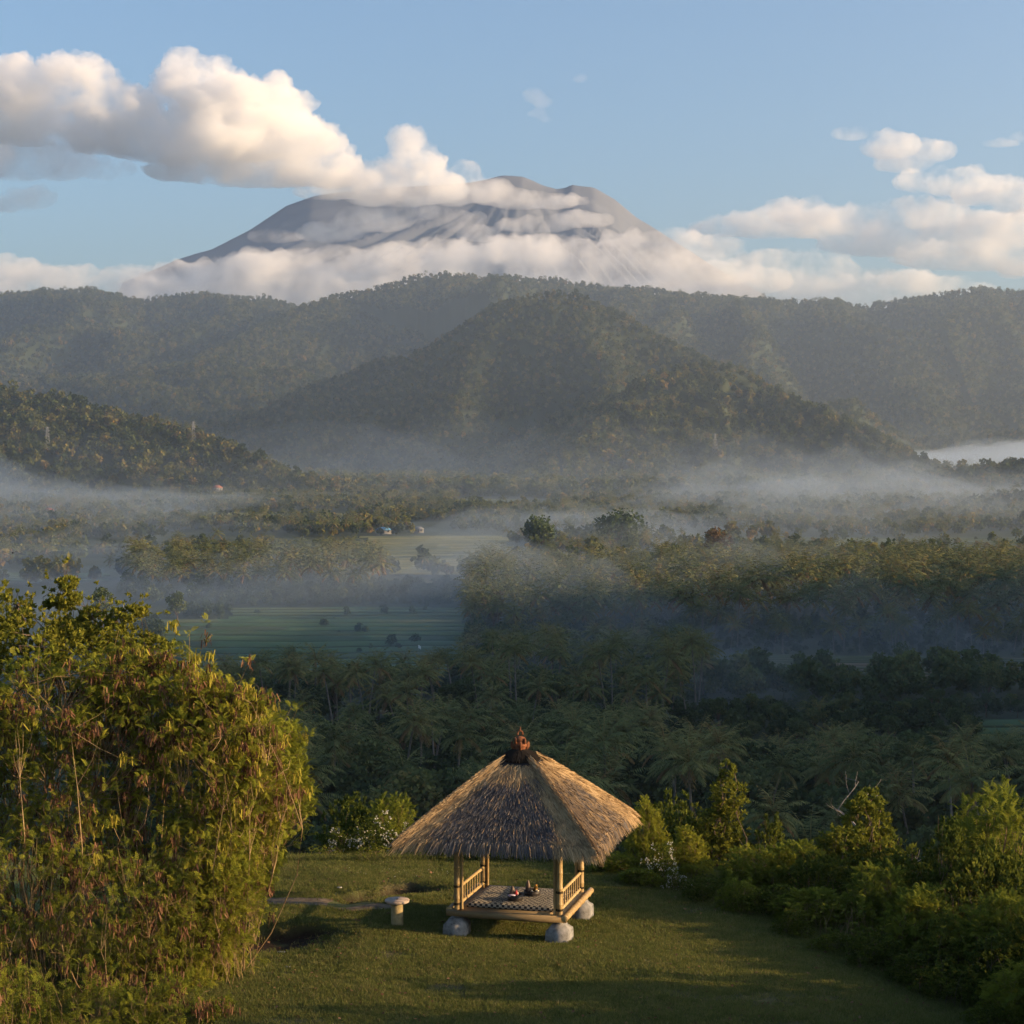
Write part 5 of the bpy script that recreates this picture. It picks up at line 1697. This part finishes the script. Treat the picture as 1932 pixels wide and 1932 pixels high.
left_shrub('twiggy_shrub', 'bare stemmed twiggy shrub filling the lower left corner', 130, 35.0,
           [(60, 1680, 130, 130, 1.0, 0), (200, 1720, 120, 130, 1.0, 0), (100, 1840, 160, 110, 0.9, -0.4), (300, 1760, 90, 120, 0.8, 0), (-60, 1760, 100, 150, 1.0, 0)],
           seed=603, tips=2100, leaves=4, size=0.16, kind='feather_s', stems=130, stem_r=0.014, pods=170, brown=0.95, tint0=0.66, spread=0.92, low_bare=0.15)
left_shrub('twiggy_shrub', 'yellow green wispy shrub where the thicket meets the lawn', 400, 35.5,
           [(390, 1720, 75, 110, 0.8, 0), (420, 1640, 70, 90, 0.8, 0.4), (330, 1820, 100, 110, 0.8, -0.2), (400, 1800, 50, 90, 0.5, 0), (380, 1880, 80, 80, 0.6, -0.2), (440, 1760, 35, 70, 0.5, 0), (465, 1690, 38, 80, 0.6, 0.4), (445, 1800, 40, 80, 0.5, 0.1)],
           seed=604, tips=2300, leaves=5, size=0.16, kind='feather_s', stems=60, stem_r=0.010, pods=20, brown=0.9, tint0=0.80, spread=0.95)
left_shrub('drooping_shrub', 'green feathery shrub with a drooping spray behind the pod shrub', 455, 39.0,
           [(520, 1440, 65, 90, 0.9, 0), (545, 1520, 45, 80, 0.8, 0), (490, 1570, 60, 60, 0.9, 0), (500, 1620, 28, 50, 0.4, -0.6)],
           seed=605, tips=1300, leaves=5, size=0.18, stems=14, pods=40, brown=0.25, tint0=0.62, spread=0.1)
left_shrub('leafy_tree', 'rounded green leafy tree crowning the left thicket', 60, 39.5,
           [(60, 1215, 100, 62, 1.4, 0), (0, 1150, 70, 45, 1.2, 0.4), (150, 1235, 90, 60, 1.2, 0), (-50, 1230, 80, 90, 1.2, 0)],
           seed=606, tips=1300, leaves=12, size=0.105, kind='round', stems=16, stem_r=0.035, tint0=0.70, cat='tree')
left_shrub('slender_tree', 'slender tree poking its bright crown tufts above the left thicket', 150, 40.5,
           [(128, 1102, 22, 13, 0.35, 0), (125, 1135, 30, 18, 0.4, 0), (170, 1160, 22, 14, 0.3, 0), (95, 1140, 14, 10, 0.3, 0.2), (140, 1190, 50, 30, 0.6, 0)],
           seed=607, tips=420, leaves=11, size=0.10, kind='round', stems=10, stem_r=0.02, tint0=0.76, spread=0.5, cat='tree')
left_shrub('slender_tree', 'flat topped leafy tree leaning out above the dark pods', 240, 40.0,
           [(232, 1160, 45, 16, 0.5, 0), (262, 1152, 20, 10, 0.3, 0), (215, 1205, 55, 35, 0.7, 0), (290, 1230, 40, 35, 0.6, 0)],
           seed=608, tips=480, leaves=11, size=0.10, kind='round', stems=10, stem_r=0.02, tint0=0.70, spread=0.5, cat='tree')

left_shrub('twiggy_shrub', 'low dark undergrowth along the bottom edge left of the lawn', 180, 32.6,
           [(40, 1900, 120, 80, 0.7, 0), (180, 1915, 120, 80, 0.7, 0.3), (320, 1905, 90, 80, 0.6, 0.6), (-60, 1900, 90, 90, 0.8, 0), (410, 1925, 40, 50, 0.4, 0.8)],
           seed=609, tips=1500, leaves=4, size=0.17, kind='feather_s', stems=110, stem_r=0.012, pods=60, brown=0.95, tint0=0.58, spread=0.95)
# --- prototypes for the thickets right of and behind the lawn
R1 = [(0, 0, 0.75, 0.8, 0.8, 0.62), (0.5, 0.2, 0.5, 0.6, 0.6, 0.45), (-0.5, -0.1, 0.55, 0.6, 0.6, 0.5), (0.1, -0.4, 0.45, 0.6, 0.5, 0.45)]
R2 = [(0, 0, 0.9, 0.6, 0.6, 0.65), (0.35, 0.1, 0.5, 0.6, 0.6, 0.5), (-0.45, 0.1, 0.45, 0.55, 0.6, 0.45), (0.1, 0, 1.4, 0.3, 0.3, 0.35)]
R3 = [(0, 0, 0.6, 0.95, 0.8, 0.5), (0.6, 0, 0.55, 0.5, 0.5, 0.45), (-0.65, 0.1, 0.5, 0.5, 0.5, 0.4), (0.2, 0.1, 0.95, 0.4, 0.4, 0.3), (-0.3, 0, 0.9, 0.35, 0.35, 0.3)]
VINE = [(0, 0, 0.6, 0.75, 0.7, 0.6), (0.1, 0, 1.3, 0.5, 0.5, 0.6), (-0.15, 0, 2.0, 0.38, 0.38, 0.5), (0.5, 0, 0.9, 0.5, 0.5, 0.45), (-0.1, 0, 2.55, 0.16, 0.16, 0.28)]
MOUND = [(0, 0, 0.7, 0.8, 0.7, 0.65), (-0.5, 0, 1.0, 0.42, 0.4, 0.4), (0.35, 0, 1.25, 0.42, 0.4, 0.42), (0.62, 0, 0.75, 0.35, 0.4, 0.6), (0.55, 0, 1.62, 0.22, 0.22, 0.2), (0.1, 0, 1.62, 0.2, 0.2, 0.16)]
SH = {
    'fa': make_shrub(701, R1, 560, 5, 0.165, shoots=0.0, stems=16, stem_r=0.014, tint0=0.54),
    'fb': make_shrub(702, R2, 560, 5, 0.16, stems=16, stem_r=0.014, tint0=0.68),
    'fc': make_shrub(703, R3, 560, 5, 0.16, shoots=0.0, stems=16, stem_r=0.014, tint0=0.52),
    'ra': make_shrub(704, R1, 420, 13, 0.085, 'round', shoots=0.0, stems=16, stem_r=0.014, tint0=0.46),
    'rb': make_shrub(705, R3, 420, 13, 0.080, 'round', stems=16, stem_r=0.014, tint0=0.50),
    'rc': make_shrub(706, R2, 420, 12, 0.090, 'round', shoots=0.0, stems=16, stem_r=0.014, tint0=0.44),
    'vine': make_shrub(707, VINE, 1100, 13, 0.075, 'round', stems=7, stem_r=0.02, tint0=0.66, spread=0.3),
    'mound': make_shrub(708, MOUND, 1150, 13, 0.075, 'round', stems=7, stem_r=0.02, tint0=0.66, spread=0.3),
    'fla': make_shrub(709, R1, 360, 12, 0.085, 'round', stems=16, stem_r=0.014, tint0=0.46, flowers=42),
    'flb': make_shrub(710, R2, 320, 9, 0.085, 'round', stems=16, stem_r=0.014, tint0=0.52, flowers=34),
    'dry': make_shrub(711, R3, 170, 4, 0.10, 'round', stems=60, stem_r=0.010, tint0=0.62, spread=0.9),
}
def bush(kind, px, py_top, d, w, label, name='shrub', group=None, cat='shrub', hscale=1.0):
    """Bush whose top shows at (px, py_top); its base is the ground under it, its width w metres."""
    x = px_x(px, d)
    z0 = gz(x, d)
    top = at(px, py_top, d)[2]
    hh = {'vine': 2.8, 'mound': 1.8, 'fb': 1.75, 'rc': 1.75, 'flb': 1.75}.get(kind, 1.3)
    zs = max(0.35, (top - z0) / hh)
    ws = w / 2.2
    if zs > ws * 1.5:       # tall and narrow: stand it on a lifted base only as far as the slope allows
        ws = zs / 1.5
    rb = random.uniform(0, 6.28)
    return place_shrub(name, label, cat, SH[kind], (x, d, z0 - 0.05), rb, (ws, ws, zs * hscale), group)

B = bush
# right thicket, things one can point at
B('vine', 1368, 1430, 49.0, 3.2, 'tall vine covered tree standing above the right thicket', 'vine_tree', None, 'tree')
B('mound', 1620, 1494, 45.0, 3.6, 'vine covered double topped mound lit along its right side', 'vine_mound')
B('ra', 1275, 1497, 50.0, 1.7, 'small rounded bush just right of the roof corner')
B('rc', 1455, 1532, 49.0, 2.2, 'dark leafy bush in the dip beside the vine tree')
B('fb', 1222, 1500, 45.5, 1.0, 'slender sapling with pale leaves right of the roof eave', 'sapling')
B('fb', 1300, 1555, 44.5, 1.7, 'feathery light green bush behind the white flowers')
B('fla', 1245, 1590, 43.6, 1.2, 'bush with white flowers right of the pavilion roof', 'flowering_shrub')
B('flb', 1275, 1650, 42.8, 0.8, 'small plant with white blossoms low by the lawn edge', 'flowering_shrub')
B('fa', 1160, 1612, 44.6, 1.4, 'low green bush behind the right rear post')
B('fc', 1210, 1648, 43.2, 1.2, 'feathery low bush spilling onto the lawn right of the pavilion')
B('fc', 1500, 1580, 43.5, 2.4, 'sunlit feathery bush in front of the vine mound')
B('fa', 1420, 1600, 43.0, 2.0, 'yellow green feathery bush left of the vine mound')
B('rb', 1550, 1600, 42.0, 2.0, 'leafy bush at the feet of the vine mound')
B('fa', 1905, 1500, 41.0, 1.9, 'airy feathery tree top at the right frame edge', 'feathery_tree', None, 'tree')
B('rc', 1790, 1535, 40.0, 1.8, 'dark bush with a lit tip rising from the right thicket')
B('dry', 1700, 1560, 44.0, 1.6, 'dry grassy scrub between the mound and the right bushes')
G1 = 'right thicket bushes'
ORD = ['first', 'second', 'third', 'fourth', 'fifth', 'sixth', 'seventh', 'eighth', 'ninth', 'tenth', 'eleventh', 'twelfth']
ROWN = {}
def thicket_label(px, d):
    lawn_line = 42.2 - (px - 1330) * 0.0155
    row = 'edge' if d < lawn_line + 0.6 else 'middle' if d < lawn_line + 3.0 else 'back'
    k = ROWN.get(row, 0)
    ROWN[row] = k + 1
    return f"{ORD[k]} bush from the pavilion in the {({'edge': 'lawn edge row', 'middle': 'middle row', 'back': 'back row'})[row]} of the right thicket"
for i, (px, py, d, w) in enumerate(sorted([(1330, 1640, 42.0, 1.3), (1400, 1668, 40.8, 1.3), (1470, 1665, 40.6, 1.6), (1540, 1660, 39.8, 1.9), (1500, 1715, 38.8, 1.3), (1590, 1665, 39.0, 2.0), (1580, 1745, 37.6, 1.4),
                                    (1660, 1640, 39.6, 2.2), (1650, 1740, 36.9, 1.6), (1700, 1600, 40.6, 2.2), (1740, 1655, 38.0, 2.2), (1720, 1790, 35.7, 1.6), (1800, 1600, 38.6, 2.4), (1810, 1690, 36.4, 2.2),
                                    (1870, 1560, 39.2, 2.4), (1890, 1640, 36.6, 2.4), (1800, 1790, 34.9, 1.8), (1880, 1740, 35.0, 2.2), (1960, 1600, 38.0, 2.6), (1960, 1700, 35.5, 2.4), (1890, 1850, 33.4, 1.6), (1960, 1800, 33.6, 2.4),
                                    (1760, 1565, 42.0, 2.0), (1850, 1545, 43.0, 2.2), (1930, 1560, 42.5, 2.4), (1640, 1600, 43.0, 2.2)])):
    B(['ra', 'fa', 'rb', 'rc', 'fc', 'rb', 'dry', 'ra'][i % 8], px, py + 10 + (22 if px > 1740 else 0) + [0, -12, 8, -18, 0, -8, -14, 6][(i * 3) % 8], d, w * [1, 0.9, 1.15, 0.95][i % 4], thicket_label(px, d), 'shrub', G1)
# trees and bushes off the right edge of the picture: they keep the near lawn in shade
G2, L2 = 'bushes beyond the right frame edge', 'bush of the thicket continuing beyond the right edge'
for i, (x, y, w, h) in enumerate([(12.6, 33.2, 3.4, 3.4), (12.0, 30.6, 3.4, 4.0), (14.4, 32.4, 4.0, 4.6), (15.2, 30, 4.0, 5.2), (12.8, 28, 3.8, 4.8), (16.8, 31.6, 4.2, 5.2), (17.2, 27.4, 4.2, 6.0), (12.4, 25.6, 3.6, 4.8),
                                   (14.8, 27.2, 4.0, 5.4), (19.2, 29.6, 4.4, 6.2), (14.6, 24.2, 4.0, 5.6), (17.6, 24.4, 4.2, 6.2), (20.5, 26.5, 4.4, 6.6), (15.2, 34.9, 3.4, 3.4)]):
    k = ['ra', 'fa', 'rc'][i % 3]
    place_shrub('shrub', L2, 'shrub', SH[k], (x, y, gz(x, y) - 0.1), i * 1.3, (w / 2.2, w / 2.2, h / (1.75 if k == 'rc' else 1.3)), G2)
# behind the lawn, left of and behind the pavilion
B('rb', 660, 1487, 50.5, 2.6, 'rounded green bush at the back of the lawn beside the left thicket')
B('fa', 740, 1505, 49.5, 1.4, 'pale feathery bush right of the rounded green bush')
B('fla', 705, 1538, 47.6, 1.9, 'large bush with clusters of white flowers behind the lawn', 'flowering_shrub')
B('flb', 640, 1552, 47.4, 1.3, 'white flowering bush in shade beside the left thicket', 'flowering_shrub')
B('fla', 778, 1556, 47.2, 1.0, 'white flowering bush half hidden by the left roof corner', 'flowering_shrub')
B('dry', 610, 1590, 46.6, 1.6, 'grey brown scrub at the shaded back edge of the lawn')
B('dry', 700, 1598, 46.4, 1.7, 'dry undergrowth below the white flowering bush')
B('ra', 800, 1600, 46.6, 1.3, 'dark low bush under the left roof corner')
G3, L3 = 'low bushes seen under the roof', 'low green bush seen under the pavilion roof'
for i, px in enumerate((860, 905, 950, 1000, 1050, 1095, 1130)):
    B(['rb', 'fc', 'ra', 'dry', 'rb', 'fa', 'rb'][i], px, 1598 + (i % 3) * 5, 46.3 + 0.3 * (i % 2), 1.4, ORD[i] + ' low bush from the left seen under the pavilion roof', 'shrub', G3)
for i, px in enumerate((840, 925, 1010, 1090)):
    B(['rb', 'ra', 'rc', 'ra'][i], px, 1560, 48.5, 1.9, ORD[i] + ' leafy bush from the left on the slope behind the pavilion', 'shrub', 'bushes on the slope behind the pavilion')

# ------------------------------------------------------------------ grass
gl = leaf_mat('grass_blade', [(0.0, (0.085, 0.108, 0.030)), (0.4, (0.140, 0.160, 0.045)), (0.7, (0.195, 0.19, 0.062)), (1.0, (0.24, 0.20, 0.10))], 0.45, 0.7)
TUFTS = []
for k in range(4):
    r2 = np.random.default_rng(1200 + k)
    n = 34
    M = basis(np.stack([r2.normal(size=n) * 0.5, r2.normal(size=n) * 0.5, np.ones(n)], 1), r2.uniform(0, 6.28, n))
    ln = r2.uniform(0.04, 0.095, n) * (1 + (k == 3) * 1.6)
    M[:, :, 1] *= ln[:, None]
    M[:, :, 0] *= 0.011
    M[:, :, 2] *= 0.011
    pos = np.column_stack([r2.normal(size=(n, 2)) * 0.075, np.full(n, -0.004)])
    me = Geo().scatter(BLADE, QF, M, pos, np.clip(0.45 + 0.15 * r2.normal(size=n), 0, 1)).mesh('tuft')
    me.materials.append(gl)
    TUFTS.append(proto('tuft', me))
r2 = np.random.default_rng(44)
N = 80000
gx, gy = r2.uniform(-10.5, 10.5, N), r2.uniform(29.5, 47, N)
s = edge_s(gx, gy)
on_path = np.zeros(N, bool)

PA, PB = PATH_A, PATH_B
on_path = (gx < PA[-1, 0]) & (gy < np.interp(gx, PA[:, 0], PA[:, 1]) + 0.02) & (gy > np.interp(gx, PB[:, 0], PB[:, 1]) - 0.02)
bare = np.clip(-bank(gx, gy, BANK_A, 1.0, 2.6) * 1.6, 0, 0.95) + np.clip(-bank(gx, gy, BANK_B, 1.0, 0.75) * 1.6, 0, 1)
fc = [gworld(a * HX, b * HY, 0) for a in (-1, 1) for b in (-1, 1)]
near_foot = np.min([np.hypot(gx - c[0], gy - c[1]) for c in fc], axis=0) < 0.36
ok = (s < 2.0) & ~on_path & ~near_foot & (r2.random(N) > bare) & (r2.random(N) > 0.75 * sstep(0.12, 0.5, fbm(xyz(gx / 2.2, gy / 1.3, 31.0), 4)))
gx, gy, s = gx[ok], gy[ok], s[ok]
pick = np.where(s > 0.1, 3, r2.integers(0, 3, len(gx)))
go_ = stuff_instances('grass', np.column_stack([gx, gy, ground_z(gx, gy)]), r2.uniform(0, 6.28, len(gx)), r2.uniform(0.6, 1.2, len(gx)), pick, TUFTS)
tag(go_, 'short rough grass covering the hilltop lawn', 'grass', kind='stuff')
# dry leaves and weeds strewn over the grass
r2 = np.random.default_rng(46)
n = 1500
fx, fy = r2.uniform(-6, 8, n), r2.uniform(31.5, 45, n)
ok = edge_s(fx, fy) < 0.3
fx, fy = fx[ok], fy[ok]
n = len(fx)
lm = basis(np.column_stack([r2.normal(size=(n, 2)), r2.normal(size=n) * 0.25]), r2.uniform(-0.5, 0.5, n)) * r2.uniform(0.03, 0.075, (n, 1, 1))
fl_ = Geo().scatter(BLADE * np.array([1.1, 1, 1]), QF, lm, np.column_stack([fx, fy, ground_z(fx, fy) + 0.05]), r2.uniform(0.2, 0.62, n))
tag(link('fallen_leaves', fl_.mesh('fallen_leaves'), MAT['pod_skin']), 'dry brown leaves strewn over the lawn', 'leaves', kind='stuff')
# white petals fallen along the back of the lawn
r2 = np.random.default_rng(45)
fx, fy = r2.uniform(-4.2, -1.2, 60), r2.normal(44.6, 0.35, 60)
pm = basis(np.column_stack([r2.normal(size=(60, 2)), r2.normal(size=60) * 0.2]), r2.uniform(0, 6.28, 60)) * 0.03
pet = Geo().scatter(BLADE * np.array([1.4, 1, 1]), QF, pm, np.column_stack([fx, fy, ground_z(fx, fy) + 0.035]), r2.uniform(0, 1, 60))
tag(link('fallen_petals', pet.mesh('fallen_petals'), MAT['petal']), 'white petals scattered on the grass at the back of the lawn', 'petals', kind='stuff')
